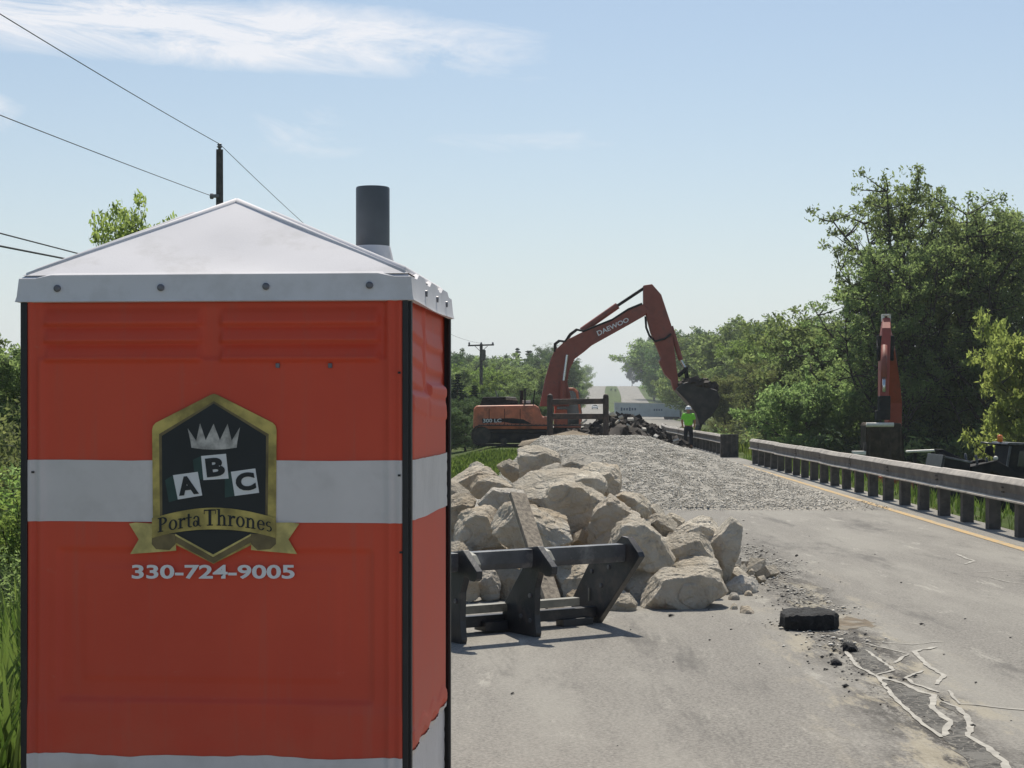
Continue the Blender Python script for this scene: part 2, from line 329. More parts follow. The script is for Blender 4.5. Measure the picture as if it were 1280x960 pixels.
M['leaf_olive'] = m_leaf('leaf_olive', (.10, .12, .052), (.17, .18, .085), .5)
M['needle'] = m_leaf('needle_green', (.022, .042, .028), (.042, .07, .042), .2)
M['grassb'] = m_leaf('grass_blade', (.05, .085, .018), (.13, .165, .05), .4)
# ------------------------------------------------------------------ terrain
def smooth(a, b, x): t = np.clip((x-a)/(b-a), 0, 1); return t*t*(3-2*t)
CY = [-80, 60, 90, 115, 150, 190, 250, 350, 600, 800, 1000, 1600]; CXs = [-.24, 3.68, 4.5, 6.4, 11.0, 16.0, 21, 28.5, 45, 56, 66, 98]
_yy = np.linspace(-80, 1600, 3361); _cc = np.interp(_yy, CY, CXs); _k = np.hanning(41); _k /= _k.sum()
_cs = np.convolve(np.pad(_cc, 20, mode='edge'), _k, 'valid'); _cs[:60] = _cc[:60]
def C(y): return np.interp(y, _yy, _cs)
def CL(y): return np.interp(y, [100, 200, 300, 530, 800, 1000, 1600], [4.4, 9.6, 15, 26.5, 41, 52, 84])
def hill(y):
    y = np.asarray(y, float); a = -.4*smooth(150, 330, y); b = 5.5e-5*np.clip(y-330, 0, 470)**2
    over = np.clip(y-800, 0, 900); return a+b+over*.0517*np.clip(1-over/180, -1.2, 1)*(over < 400)+np.where(over >= 400, -25.3, 0)
def T(x, y):
    x = np.asarray(x, float); y = np.asarray(y, float); u = x-C(y); h = hill(y)
    near = 1-smooth(95, 140, y)
    r = -3.6*smooth(4.75, 13, u)*near+1.8*smooth(22, 45, u)*near-.5*smooth(5.5, 9, u)*(1-near)
    l = -.55*smooth(-4.4, -7.5, u)
    l = l*(1-smooth(120, 150, y))
    isl = 1.7*np.exp(-((x-((C(y)-5)+(CL(y)+4.4))/2)/1.5)**2)*np.exp(-((y-735)/70)**2)
    n = (np.sin(x*.7+y*.31)*.05+np.sin(x*1.9-y*1.3)*.025)*smooth(4.6, 7, np.abs(u+.2))*np.where(y > 95, smooth(5, 8, np.abs(x-CL(y))), 1.0)*np.where(y > 95, smooth(6.0, 9, np.abs(u)), 1.0)
    return h+r+l+n+isl-.012
def axis(segs):
    o = []
    for a, b, s in segs: o += list(np.arange(a, b, s))
    return np.array(o+[segs[-1][1]])
gx = axis([(-900, -200, 50), (-200, -40, 8), (-40, -12, 1.5), (-12, 16, .5), (16, 70, 1.0), (70, 200, 6), (200, 900, 50)])
gy = axis([(-80, 0, 5), (0, 70, .7), (70, 160, 2), (160, 900, 8), (900, 1500, 25), (1500, 4000, 250)])
X, Yg = np.meshgrid(gx, gy); Z = T(X, Yg); k = len(gx)
Vt = np.stack([X, Yg, Z], -1).reshape(-1, 3); jj, ii = np.meshgrid(np.arange(len(gy)-1), np.arange(k-1), indexing='ij'); b0 = (jj*k+ii).ravel()
tag(np_mesh('ground', Vt, np.stack([b0, b0+1, b0+k+1, b0+k], -1), M['ground'], smooth=True), 'grassy ground sloping away on both sides of the closed road', kind='structure')
def strip(name, ys, lo, hi, dz, m, nx=6, label=None):
    ys = np.asarray(ys, float); V = []
    for y in ys:
        a, b = lo(y), hi(y); h = float(hill(y))
        for i in range(nx+1): V.append((a+(b-a)*i/nx, y, h+dz))
    q = nx+1; Fs = [(j*q+i, j*q+i+1, (j+1)*q+i+1, (j+1)*q+i) for j in range(len(ys)-1) for i in range(nx)]
    return tag(np_mesh(name, V, Fs, m, smooth=True), label, kind='structure')
ylist = list(np.arange(-70, 160, 1.5))+list(np.arange(160, 900, 8))
ledge = lambda y: -4.15+.95*float(smooth(34, 44, y))*(1-float(smooth(75, 95, y)))
strip('road', ylist, lambda y: C(y)+ledge(y)-.8*float(smooth(110, 160, y)), lambda y: C(y)+4.2+1.0*float(smooth(110, 160, y)), .004, M['road'], label='dusty grey asphalt road under construction running over the far hill')
strip('side_road', list(np.arange(104, 160, 4))+list(np.arange(160, 900, 8)), lambda y: CL(y)-4.4, lambda y: CL(y)+4.4, 0.0, M['road'], label='left carriageway splitting off towards the crest')
strip('yellow_line', np.arange(4, 100, 1.5), lambda y: C(y)+3.40, lambda y: C(y)+3.53, .009, M['yellow'], 1, 'worn yellow edge line along the guardrail')
def ribbon(mb, pix, wpx, seed):
    rnd = random.Random(seed); pts = [ground(*p) for p in pix]; fine = []
    for a, b in zip(pts, pts[1:]):
        n = max(2, int((b-a).length/.06))
        for i in range(n): fine.append(a.lerp(b, i/n)+Vector((rnd.uniform(-.007, .007), rnd.uniform(-.02, .02), 0)))
    fine.append(pts[-1]); L = []; n = len(fine)
    for i, p in enumerate(fine):
        t = (fine[min(i+1, n-1)]-fine[max(i-1, 0)]).normalized(); s = Vector((-t.y, t.x, 0)); wd = wpx*(.40+.32*rnd.random())
        wd *= 1+2.0*max(0, .55-abs(t.y)); wd *= .7 if i in (0, n-1) else 1
        L.append((p+s*wd, p-s*wd))
    vs = [(q.x, q.y, .009) for ab in L for q in ab]; mb.add(vs, [(2*i, 2*i+1, 2*i+3, 2*i+2) for i in range(n-1)])
cm = MB()
for i, (pl, wd) in enumerate([
    ([(1057,815.6),(1071.6,834.5),(1095,846),(1106.6,858),(1121,878),(1136,890),(1150,904.5),(1176.6,923.4)], .024),
    ([(1083,814),(1095,823),(1112,834.5),(1118,839),(1095,845)], .02), ([(1101,848),(1130,856),(1150,866.6),(1168,869.5),(1165,887),(1188,904.5),(1179.5,922)], .03),
    ([(1171,810),(1141.6,815.6),(1159,833),(1179.5,846),(1171,857)], .028), ([(1136,818.5),(1126,824),(1118,830)], .02), ([(1077,805),(1124,815.6),(1136,818.5)], .014),
    ([(1153,840),(1133,849),(1141.6,856),(1173.6,866.6)], .022), ([(1185,864),(1200,881),(1240,885),(1279,888.5),(1330,893)], .018), ([(1200,887),(1214.5,907),(1211.5,922),(1235,936.6),(1255,954),(1268,975)], .032),
    ([(1176.6,878),(1197,885.5)], .018), ([(1195,693),(1208,699),(1218,702),(1206,706)], .03), ([(1235,722),(1262,729),(1290,731)], .014), ([(1090,803),(1140,807),(1180,803)], .01), ([(1222,716),(1300,712)], .01)]): ribbon(cm, pl, wd, i)
def patch(name, pix, m, label, z, seed, step=.05, jit=.03):
    rnd = random.Random(seed); pts = [ground(*p) for p in pix]; out = []
    for a, b in zip(pts, pts[1:]+pts[:1]):
        n = max(1, int((b-a).length/step))
        for i in range(n): q = a.lerp(b, i/n); out.append((q.x+rnd.uniform(-jit, jit)*.6, q.y+rnd.uniform(-jit, jit)*2, z))
    bm = bmesh.new(); f = bm.faces.new([bm.verts.new(p) for p in out]); bmesh.ops.triangulate(bm, faces=[f]); bmesh.ops.recalc_face_normals(bm, faces=bm.faces)
    me = bpy.data.meshes.new(name); bm.to_mesh(me); bm.free(); 
    if me.polygons[0].normal.z < 0: me.flip_normals()
    me.materials.append(M[m]); o = bpy.data.objects.new(name, me); COL.objects.link(o); return tag(o, label, kind='structure')
for i, pl in enumerate([[(1062,813),(1085,808),(1118,838),(1097,845),(1075,834)], [(1103,850),(1130,858),(1166,870),(1164,888),(1187,905),(1178,921),(1150,903),(1136,889),(1122,878)],
    [(1190,905),(1205,900),(1213,920),(1235,938),(1252,952),(1266,980),(1225,980),(1200,945),(1183,925)], [(1173,868),(1185,880),(1198,887),(1196,893),(1178,886)], [(1045,792),(1062,800),(1070,812),(1052,808)]]):
    patch('broken_asphalt', pl, 'alligator', 'dark crumbled asphalt between the pale crack lines', .0065, i)
patch('brown_stain', [(1040,774),(1062,772),(1090,777),(1094,784),(1066,788),(1044,786)], 'brownsoil', 'brown soil stain right of the broken asphalt slab', .0058, 31, .05, .05)
o = cm.build('crack_filler', M['crack'], smooth='keep'); tag(o, 'pale zigzag crack filler lines on the asphalt at right', kind='structure')
# ------------------------------------------------------------------ gravel mound, rubble
def mound(x, y):
    u = x-C(y)
    f = np.clip((3.15-u)/3.3, 0, 1)**.9*smooth(-3.6, -2.2, u); g = np.interp(y, [27, 30, 34, 37, 44, 58, 67], [0, .36, .80, .985, .90, .50, 0])
    n = (np.sin(x*2.1+y*.9)+np.sin(x*1.1-y*1.7)+np.sin(x*4.3+y*3.1)*.5)*.02
    return np.clip(f*1.06, 0, 1)*g+n*np.clip(f*g*4, 0, 1)
def build_mound():
    xs = np.arange(-2.6, 6.6, .14); ys = np.arange(26.6, 67.4, .2); X, Y = np.meshgrid(xs, ys); rng = np.random.default_rng(3)
    h = mound(X, Y); Z = np.where(h > .004, h+.02+rng.normal(0, .012, h.shape)*(h > .03), -.05); k = len(xs)
    jj, ii = np.meshgrid(np.arange(len(ys)-1), np.arange(k-1), indexing='ij'); b = (jj*k+ii).ravel()
    b = b[(h.ravel()[b] > .002) | (h.ravel()[b+1] > .002) | (h.ravel()[b+k] > .002)]
    root = np_mesh('gravel_mound', np.stack([X, Y, Z], -1).reshape(-1, 3), np.stack([b, b+1, b+k+1, b+k], -1), M['gravelm'], smooth=True)
    tag(root, 'broad mound of pale crushed gravel dumped across the road behind the boulders', 'gravel', kind='stuff')
    n = 95000; px = rng.uniform(-2.2, 6.4, n*3); py = 26.5+rng.beta(1.1, 1.9, n*3)*24; hh = mound(px, py)
    edge = (px-C(py) < 3.5) & (py > 26.7+rng.exponential(.25, n*3)) & (px-C(py) > -3.2); ok = ((hh > .02) | (edge & (rng.random(n*3) < .10) & (py < 29.5))); idx = np.where(ok)[0][:n]
    base = np.array([(1,0,0),(-.5,.87,0),(-.5,-.87,0),(.25,.15,.55),(-.2,-.15,-.4)]); tri = np.array([(0,1,3),(1,2,3),(2,0,3),(1,0,4),(2,1,4),(0,2,4)])
    m = len(idx); s = rng.gamma(4, .0033, m)+.005; a = rng.uniform(0, 6.28, m); V = base[None]*rng.uniform(.6, 1.25, (m, 5, 1)); 
    rx = rng.uniform(-.9, .9, m); c, sn = np.cos(rx)[:, None], np.sin(rx)[:, None]; V = np.stack([V[..., 0], V[..., 1]*c-V[..., 2]*sn, V[..., 1]*sn+V[..., 2]*c], -1)
    c, sn = np.cos(a)[:, None], np.sin(a)[:, None]; V = np.stack([V[..., 0]*c-V[..., 1]*sn, V[..., 0]*sn+V[..., 1]*c, V[..., 2]], -1)*s[:, None, None]
    V += np.stack([px[idx], py[idx], hh[idx]+.02+s*.3], -1)[:, None]
    tag(np_mesh('gravel', V.reshape(-1, 3), (tri[None]+5*np.arange(m)[:, None, None]).reshape(-1, 3), M['pebble']), 'loose crushed stones covering the gravel mound', 'gravel', kind='stuff')
    # crumbs on the asphalt
    n = 170; ys = 8+rng.beta(1.2, 1.6, n)*17; xs = np.where(rng.random(n) < .62, 1.56+.066*ys+rng.normal(0, .22, n), rng.uniform(-.4, 5.2, n)); s = np.minimum(rng.gamma(1.6, .0055, n)+.003, .035)
    V = base[None]*rng.uniform(.6, 1.25, (n, 5, 1))*s[:, None, None]*np.array([1, 1, .8]); V += np.stack([xs, ys, s*.35+.004], -1)[:, None]
    for nm, cnt, sd, y0, y1, sz, mm, lb_ in (('grit', 1500, .12, 11.5, 20, .0042, 'pebble', 'pale grit spilled along the broken joint of the road'), ('grit', 420, .12, 10.0, 20, .0045, 'asphaltc', 'dark asphalt grit along the broken joint of the road')):
        yy = rng.uniform(y0, y1, cnt); xx = 1.56+.066*yy+rng.normal(0, sd, cnt)+(.16*np.sin(yy*1.9)+.1*np.sin(yy*4.3) if 'pale' in lb_ else -.1); s_ = np.minimum(rng.gamma(1.8, sz, cnt)+.003, .03)
        W_ = base[None]*rng.uniform(.6, 1.25, (cnt, 5, 1))*s_[:, None, None]*np.array([1, 1.3, .7]); W_ += np.stack([xx, yy, s_*.3+.004], -1)[:, None]
        tag(np_mesh(nm, W_.reshape(-1, 3), (tri[None]+5*np.arange(cnt)[:, None, None]).reshape(-1, 3), M[mm]), lb_, 'grit', kind='stuff')
    tag(np_mesh('road_crumbs', V.reshape(-1, 3), (tri[None]+5*np.arange(n)[:, None, None]).reshape(-1, 3), M['asphaltc']), 'small dark asphalt crumbs scattered on the road', 'crumbs', kind='stuff')
build_mound()
def cone_heap(name, x, y, z0, h, r, m, label, cat, seed, kind=None, sy=1.0, sharp=1.15):
    rnd = random.Random(seed); mb = MB(); nr, na = 14, 40; vs = [(x, y, z0+h)]; 
    for i in range(1, nr+1):
        q = i/nr
        for k in range(na):
            a = 2*math.pi*k/na; rr = r*q*(1+.14*math.sin(3*a+seed)+.07*math.sin(5*a+2*seed)); vs.append((x+rr*math.cos(a), y+rr*math.sin(a)*sy, z0+h*(1-q)**sharp-(.1 if i == nr else 0)+rnd.uniform(-.02, .02)*h))
    fs = [(0, 1+k, 1+(k+1) % na) for k in range(na)]+[(1+i*na+k, 1+(i+1)*na+k, 1+(i+1)*na+(k+1) % na, 1+i*na+(k+1) % na) for i in range(nr-1) for k in range(na)]
    mb.add(vs, fs); return tag(mb.build(name, m, smooth=True), label, cat, kind=kind)
cone_heap('dirt_heap', 1.62, 44, .80, .30, 1.35, M['dirt'], 'small pointed tan dirt heap showing over the gravel ridge below the rusty frame', 'dirt heap', 4)
def chunk_verts(rnd, c, s, flat=.45):
    pts = [(sx*rnd.uniform(.7, 1.1), sy*rnd.uniform(.7, 1.1), sz*rnd.uniform(.7, 1.1)*flat) for sz in (-1, 1) for sy in (-1, 1) for sx in (-1, 1)]
    rot = Matrix.Rotation(rnd.uniform(0, 6.28), 3, 'Z') @ Matrix.Rotation(rnd.uniform(-.8, .8), 3, 'X') @ Matrix.Rotation(rnd.uniform(-.6, .6), 3, 'Y')
    return [Vector(c)+rot @ (Vector(p)*s) for p in pts]
BOXF = [(0,2,3,1),(4,5,7,6),(0,1,5,4),(2,6,7,3),(0,4,6,2),(1,3,7,5)]
def build_debris():
    rnd = random.Random(11); mb = MB(); Yc = 65.5
    prof = [(690, 540), (735, 533), (758, 517), (770, 513), (790, 517), (803, 523), (818, 530), (838, 543), (862, 555)]
    def top(x): return max(.0, EYE-(np.interp(CX+x/Yc*F, [p[0] for p in prof], [p[1] for p in prof])-HY)/F*Yc)
    for i in range(1300):
        px = rnd.uniform(700, 856); x = (px-CX)/F*Yc; h = top(x); dy = rnd.uniform(-1, 1); z = h*(1-abs(dy)**1.3)*rnd.uniform(.8, 1.0)-.05
        s = rnd.choice([.06, .08, .1, .13, .16, .22]); mb.add(chunk_verts(rnd, (x, Yc+dy*2.2, z-s*.35), s, rnd.uniform(.3, .7)), BOXF)
    def g(u, v):
        x = -0+1.7+u*5.4; y = Yc-2.6+v*5.2; return (x, y, max(-.05, (top(x)-.3)*(1-abs(2*v-1)**1.5))+.12*mnoise.noise(Vector((x*1.7, y*1.7, 3))))
    mb.grid(g, 36, 24)
    tag(mb.build('rubble', M['debris']), 'dark heap of broken pavement and rubble in front of the tracks', 'rubble', kind='stuff')
    mb = MB()
    for px, py, s in ((766, 518, .11), (776, 521.5, .10), (788, 524, .13), (786, 532, .08), (772, 527, .1), (805, 536, .09), (820, 545, .08), (845, 551, .12), (757, 531, .13), (845, 553, .09), (730, 527, .12)):
        mb.add(chunk_verts(rnd, P(px, py, Yc-1.6), s, .4), BOXF)
    tag(mb.build('rubble', M['pebble']), 'paler concrete scraps lying on the dark rubble heap', 'rubble', kind='stuff')
build_debris()
# ------------------------------------------------------------------ portable toilet
PW, PD, PA = 1.14, .98, R(4.6)
FLc = Vector((-1.437, 4.875, 0)); ex = Vector((math.cos(PA), -math.sin(PA), 0)); ey = Vector((math.sin(PA), math.cos(PA), 0))
pot = thing('portable_toilet', FLc+ex*PW/2+ey*PD/2, 'orange portable toilet with white band, white roof and gold shield emblem beside the road', 'portable toilet', rz=-PA)
LS = lambda s, d, z: Vector((s-PW/2, d-PD/2, z))     # s along the front from its left corner, d depth, z height
def wall_px(px, py):                                  # a photo pixel on the front wall as (s, z)
    p = on_plane(px, py, FLc, ey); return (p-FLc).dot(ex), p.z
def sst(a, b, x):
    t = min(1, max(0, (x-a)/(b-a))) if b != a else float(x > a); return t*t*(3-2*t)
def boxm(x, a, b, e): return sst(a-e, a+e, x)*(1-sst(b-e, b+e, x))
def emb_front(s, z):                                  # relief of the moulded front panel, outwards positive
    h = 0
    for a, b in ((.065, .530), (.590, 1.055)):
        for z1 in (1.946, 1.895, 1.842):
            q = (z1-z)/.052
            if 0 <= q <= 1: h += boxm(s, a, b, .008)*.026*(q**.8)*(1-sst(.86, 1.0, q))
    h += -.007*boxm(s, .045, 1.075, .006)*(boxm(z, 1.80, 1.99, .004))
    for c in (.020, .052, 1.088, 1.118): h += .012*math.exp(-((s-c)/.010)**2)
    h -= .009*boxm(s, .105, 1.035, .008)*boxm(z, .80, 1.24, .010)
    h += .004*boxm(s, .18, .94, .01)*boxm(z, .86, 1.19, .012)
    h += .004*math.sin(s*5+1.1)*math.sin(z*3.1+.4)*.5+.004*boxm(s, .0, .30, .02)*boxm(z, .6, .78, .02)+.004*boxm(s, .85, 1.14, .02)*boxm(z, .6, .78, .02)
    return h
def emb_side(d, z):
    h = 0
    for a, b in ((.06, .40), (.47, .90)):
        for z1 in (1.935, 1.86, 1.785, 1.71):
            zc = z1-.035*math.sin((d-.1)*2.2); q = (zc-z)/.062
            if 0 <= q <= 1: h += boxm(d, a, b, .012)*.02*(q**.8)*(1-sst(.8, 1.0, q))
    h += .018*math.exp(-((d-.435)/.02)**2)*boxm(z, 1.72, 2.0, .02)
    zb = .665+.012*math.sin(d*26); h += .034*boxm(d, .09, .91, .022)*boxm(z, zb, 1.70+.03*(d > .5), .012)+.024*boxm(z, zb-.03, zb+.035, .012)*boxm(d, .04, .95, .02)
    h += .008*math.sin(d*7)*math.sin(z*4)*.4
    return min(h*.55-.016, .006)
NSx = 150; NZ = 300
mb = MB(); mb.grid(lambda u, v: LS(.012+u*(PW-.024), -emb_front(.012+u*(PW-.024), .12+v*1.86), .12+v*1.86), NSx, NZ); mb.build('front_panel', M['orange'], pot, 'keep', local=True)
mb = MB(); mb.grid(lambda u, v: LS(PW+emb_side(.012+u*(PD-.024), .12+v*1.86), .012+u*(PD-.024), .12+v*1.86), 80, NZ); mb.build('side_panel', M['orange'], pot, 'keep', local=True)
mb = MB(); mb.grid(lambda u, v: LS(0, PD-.012-u*(PD-.024), .12+v*1.86), 4, 8); mb.build('side_panel', M['orange'], pot, 'keep', local=True)
mb = MB(); mb.grid(lambda u, v: LS(PW-.012-u*(PW-.024), PD, .12+v*1.86), 4, 8); mb.build('door', M['orange'], pot, 'keep', local=True)
def stripe(z0, z1, front, nz, tear0=0, tear1=0):
    def f(u, v):
        L_ = PW if front else PD; s = .014+u*(L_-.028); a = z0+tear0*mnoise.noise(Vector((s*4, 1, 0))); b = z1+tear1*(mnoise.noise(Vector((s*5, 7, front)))+.5*mnoise.noise(Vector((s*17, 3, 0)))); z = a+(b-a)*v
        wr = .0012*math.sin(s*70+3*math.sin(z*30))*(.4+.6*(not front)); 
        return LS(s, -emb_front(s, z)-.0025-abs(wr), z) if front else LS(PW+emb_side(s, z)+.0028+abs(wr)*2, s, z)
    mb = MB(); mb.grid(f, NSx if front else 80, nz); o = mb.build('reflective_band', M['wrap'], pot, 'keep', local=True); return o
stripe(1.322, 1.502, True, 34, .001, .002); stripe(1.322, 1.502, False, 34, .004, .004)
stripe(.30, .640, True, 50, 0, .008); stripe(.30, .640, False, 50, 0, .009)
for s, d in ((0, 0), (PW, 0), (PW, PD), (0, PD)):
    mb = MB(); sx = 1 if s else -1; sy = 1 if d else -1
    mb.box(LS(s-sx*.006, d-sy*-.0, 1.04)+Vector((0, sy*.006 if d else -.006, 0)), (.017, .014, 1.88)); mb.box(LS(s+sx*.006, d-sy*.011, 1.04), (.009, .024, 1.88)); mb.build('corner_trim', M['black'], pot, local=True, bevel=.002)
mb = MB(); mb.box(LS(PW/2, PD/2, .06), (PW+.02, PD+.02, .12)); mb.build('skid_base', M['black'], pot, local=True, bevel=.01)
for px, py in ((347.5, 457), (413, 457)):
    s, z = wall_px(px, py); mb = MB(); mb.box(LS(s, -emb_front(s, z)-.003, z), (.012, .008, .014)); mb.build('screw', M['screw'], pot, local=True, bevel=.002)
for px, py in ((500, 594), (500, 466), (502, 690), (42, 590)):
    s, z = wall_px(px, py); mb = MB(); mb.box(LS(s, -emb_front(s, z)-.003, z), (.008, .006, .006)); mb.build('screw', M['black'], pot, local=True)
# roof: skirt, hipped lid, raised hips, cap, rivets, vent
def roof():
    o = .013; zb, zt = 1.968, 2.034; mb = MB()
    def ring(ov, z, wav=0): return [(-ov, -ov, z), (PW+ov, -ov, z), (PW+ov, PD+ov, z), (-ov, PD+ov, z)]
    def loop(ov, z, n=24, fn=None):
        c = ring(ov, z); out = []
        for i in range(4):
            a = Vector(c[i]); b = Vector(c[(i+1) % 4])
            for k in range(n): 
                p = a.lerp(b, k/n); out.append(LS(p.x, p.y, p.z+(fn(i, k/n) if fn else 0)))
        return out
    def skirt_low(i, t): return -.006*math.sin(t*math.pi)**2*(i in (1, 3)) if i != 0 else 0
    def skirt_top(i, t):
        if i == 0: return .010*sst(.055, .07, t)*(1-sst(.93, .945, t))
        return .016*(sst(.12, .16, t)*(1-sst(.30, .34, t))+sst(.42, .46, t)*(1-sst(.60, .64, t))+sst(.7, .74, t)*(1-sst(.88, .92, t)))
    loops = [loop(.004, zb-.004), loop(o+.007, zb-.002, fn=skirt_low), loop(o+.003, zb+.012, fn=skirt_low), loop(o-.002, zt, fn=skirt_top), loop(o-.012, zt+.006, fn=skirt_top), loop(-.012, zt+.016)]
    n = len(loops[0]); vs = [v for l in loops for v in l]
    mb.add(vs, [(j*n+i, j*n+(i+1) % n, (j+1)*n+(i+1) % n, (j+1)*n+i) for j in range(len(loops)-1) for i in range(n)])
    r = mb.build('roof', M['roofp'], pot, True, local=True, auto=35)
    ap = 2.322; mb = MB(); nn = 30                     # four faces, slightly sagging
    hx, hy = PW/2+.003, PD/2+.003
    def face(a, b):
        def f(u, v):
            base = Vector(a).lerp(Vector(b), u); q = v; top = Vector((-.055, 0, ap)); p = base.lerp(top, q); p.z += -.010*math.sin(math.pi*u)*math.sin(math.pi*min(1, q*1.1))*(1-q) +.004*math.sin(u*9)*math.sin(q*7)*(1-q)
            return p
        return f
    z = zt+.010; cs = [(-hx, -hy, z), (hx, -hy, z), (hx, hy, z), (-hx, hy, z)]
    for i in range(4): mb.grid(face(cs[i], cs[(i+1) % 4]), nn, nn)
    mb.build('lid', M['roofp'], r, True, local=True, auto=25)
    for a, b in ((1, 2), (2, 3), (3, 0)):              # raised panels on the two sides and the back
        A = Vector(cs[a]); B = Vector(cs[b]); top = Vector((-.055, 0, ap)); n = (B-A).cross(top-A).normalized()
        pl = [A.lerp(B, .035).lerp(top, .03), B.lerp(A, .035).lerp(top, .03), B.lerp(top, .80)-(B-A)*.004, A.lerp(top, .80)+(B-A)*.004]
        mb = MB(); mb.prism([p-n*.02 for p in pl], n*.036); mb.build('raised_panel', M['roofp'], r, True, local=True, bevel=.009, auto=30)
    mb = MB()
    for a in range(4):
        A = Vector(cs[a]); top = Vector((-.055, 0, ap)); mb.tube([A.lerp(top, .02)+Vector((0,0,-.002)), A.lerp(top, .5)+Vector((0,0,-.002)), top+Vector((0,0,-.004))], [.006, .008, .012], 8)
    mb.build('hip_edge', M['roofp'], r, True, local=True)
    for px, py in ((74, 361), (203, 360), (334, 358.5), (463, 357)):
        s, zz = wall_px(px, py); mb = MB(); c = LS(s, -o-.003, zz); mb.tube([c+Vector((0, .004, 0)), c+Vector((0, -.003, 0)), c+Vector((0, -.0055, 0))], [.0105, .0105, .006], 12); mb.build('rivet', M['screw'], r, local=True)
    for d in (.28, .55, .80): mb = MB(); c = LS(PW+o+.003, d, 2.005); mb.tube([c-Vector((.004, 0, 0)), c+Vector((.004, 0, 0))], .010, 10); mb.build('rivet', M['screw'], r, local=True)
    v = (P(466, 300, 5.5)-FLc); c = LS(v.dot(ex), v.dot(ey), 0)
    mb = MB(); mb.lathe(c, [(.085, 2.06), (.080, 2.10), (.060, 2.185), (.058, 2.192)], 28); mb.build('vent_collar', M['roofp'], r, True, local=True, auto=40)
    mb = MB(); mb.lathe(c, [(.052, 2.15), (.056, 2.185), (.056, 2.384), (.054, 2.388), (.049, 2.388), (.048, 2.2)], 32); mb.build('vent_pipe', M['pipe'], pot, True, local=True, auto=40)
roof()
# ------------------------------------------------------------------ the printed emblem
def W(px, py, off): s, z = wall_px(px, py); return LS(s, -off, z)
def E(cx_, cy_, off): return W(150+cx_/3.555, 470+cy_/3.555, off)      # coordinates of the enlarged emblem
def flat(pts, off, th=.0012):
    return [E(x, y, off) for x, y in pts], Vector((0, th, 0))
emb = MB().prism(*flat([(146,240),(150,222),(162,208),(405,84),(420,79),(436,84),(682,208),(694,222),(698,240),(695,700),(590,748),(418,834),(250,748),(150,700)], .0075)).build('emblem', M['gold'], pot, local=True)
def pe(name, pts, off, m): MB().prism(*flat(pts, off)).build(name, M[m], emb, local=True)
pe('shield', [(177,258),(420,112),(663,258),(658,700),(418,806),(182,700)], .0085, 'golddk')
pe('shield', [(190,266),(420,122),(652,266),(648,690),(418,790),(193,690)], .0095, 'print')
pe('shield_edge', [(250,706),(418,806),(586,706),(586,738),(418,830),(250,738)], .0105, 'golddk')
pe('shield_edge', [(250,700),(418,792),(586,700),(586,708),(418,803),(250,708)], .0112, 'goldhi')
pe('shield', [(255,690),(583,690),(418,788)], .0118, 'print')
pe('crown', [(318,292),(305,232),(343,288),(360,210),(385,285),(420,212),(448,285),(482,212),(500,287),(537,228),(525,292),(522,318),(470,325),(420,327),(370,325),(322,318)], .0108, 'silver')
for q in ([(240,440),(350,425),(370,530),(262,548)], [(365,355),(475,345),(487,455),(375,462)], [(497,425),(605,410),(622,518),(514,532)]): pe('block', q, .0112, 'white')
for q in ([(205,462),(240,440),(262,548),(222,560)], [(328,372),(365,355),(375,462),(338,455)], [(470,440),(497,425),(514,532),(470,540)]): pe('block_side', q, .0110, 'green')
def text_obj(body, bold=.02):
    cu = bpy.data.curves.new('t', 'FONT'); cu.body = body; cu.offset = bold; cu.resolution_u = 4; cu.extrude = .0
    ob = bpy.data.objects.new('t', cu); COL.objects.link(ob); bpy.context.view_layer.update()
    me = bpy.data.meshes.new_from_object(ob.evaluated_get(bpy.context.evaluated_depsgraph_get()))
    vs = [v.co.copy() for v in me.vertices]; fs = [list(p.vertices) for p in me.polygons]; bpy.data.objects.remove(ob); bpy.data.meshes.remove(me)
    x0, x1 = min(v.x for v in vs), max(v.x for v in vs); y0, y1 = min(v.y for v in vs), max(v.y for v in vs)
    return [((v.x-x0)/(x1-x0), (v.y-y0)/(y1-y0)) for v in vs], fs
def letter(body, quad, name, m, off, parent, mapper=E, bold=.05):   # quad: bottom-left, bottom-right, top-right, top-left
    uv, fs = text_obj(body, bold); vs = []
    for u, v in uv:
        b = Vector(quad[0]).lerp(Vector(quad[1]), u); t = Vector(quad[3]).lerp(Vector(quad[2]), u); p = b.lerp(t, v); vs.append(mapper(p.x, p.y, off))
    mb = MB(); mb.add(vs, fs); return mb.build(name, M[m], parent, 'keep', local=True)
letter('A', [(268,532),(356,522),(340,440),(252,450)], 'letter', 'print', .0128, emb)
letter('B', [(392,450),(474,441),(464,358),(382,367)], 'letter', 'print', .0128, emb)
letter('C', [(526,514),(612,503),(598,423),(512,435)], 'letter', 'print', .0128, emb)
pe('ribbon_tail', [(45,655),(75,650),(150,655),(152,752),(200,735),(252,730),(254,775),(50,790),(88,725)], .0105, 'goldhi')
pe('ribbon_tail', [(800,655),(765,650),(690,650),(690,752),(640,735),(588,730),(586,772),(790,790),(752,725)], .0105, 'goldhi')
pe('ribbon_fold', [(148,700),(250,700),(252,745),(225,772),(165,768),(146,745)], .0122, 'golddk')
pe('ribbon_fold', [(695,700),(588,700),(586,745),(615,772),(672,768),(697,745)], .0122, 'golddk')
rt = [(148+(697-148)*i/20, 642-58*math.sin(math.pi*(.08+.84*i/20))**1.1+0) for i in range(21)]
rb = [(148+(697-148)*i/20, 742-62*math.sin(math.pi*(.06+.88*i/20))**.6) for i in range(20, -1, -1)]
pe('ribbon', rt+rb, .0132, 'gold')
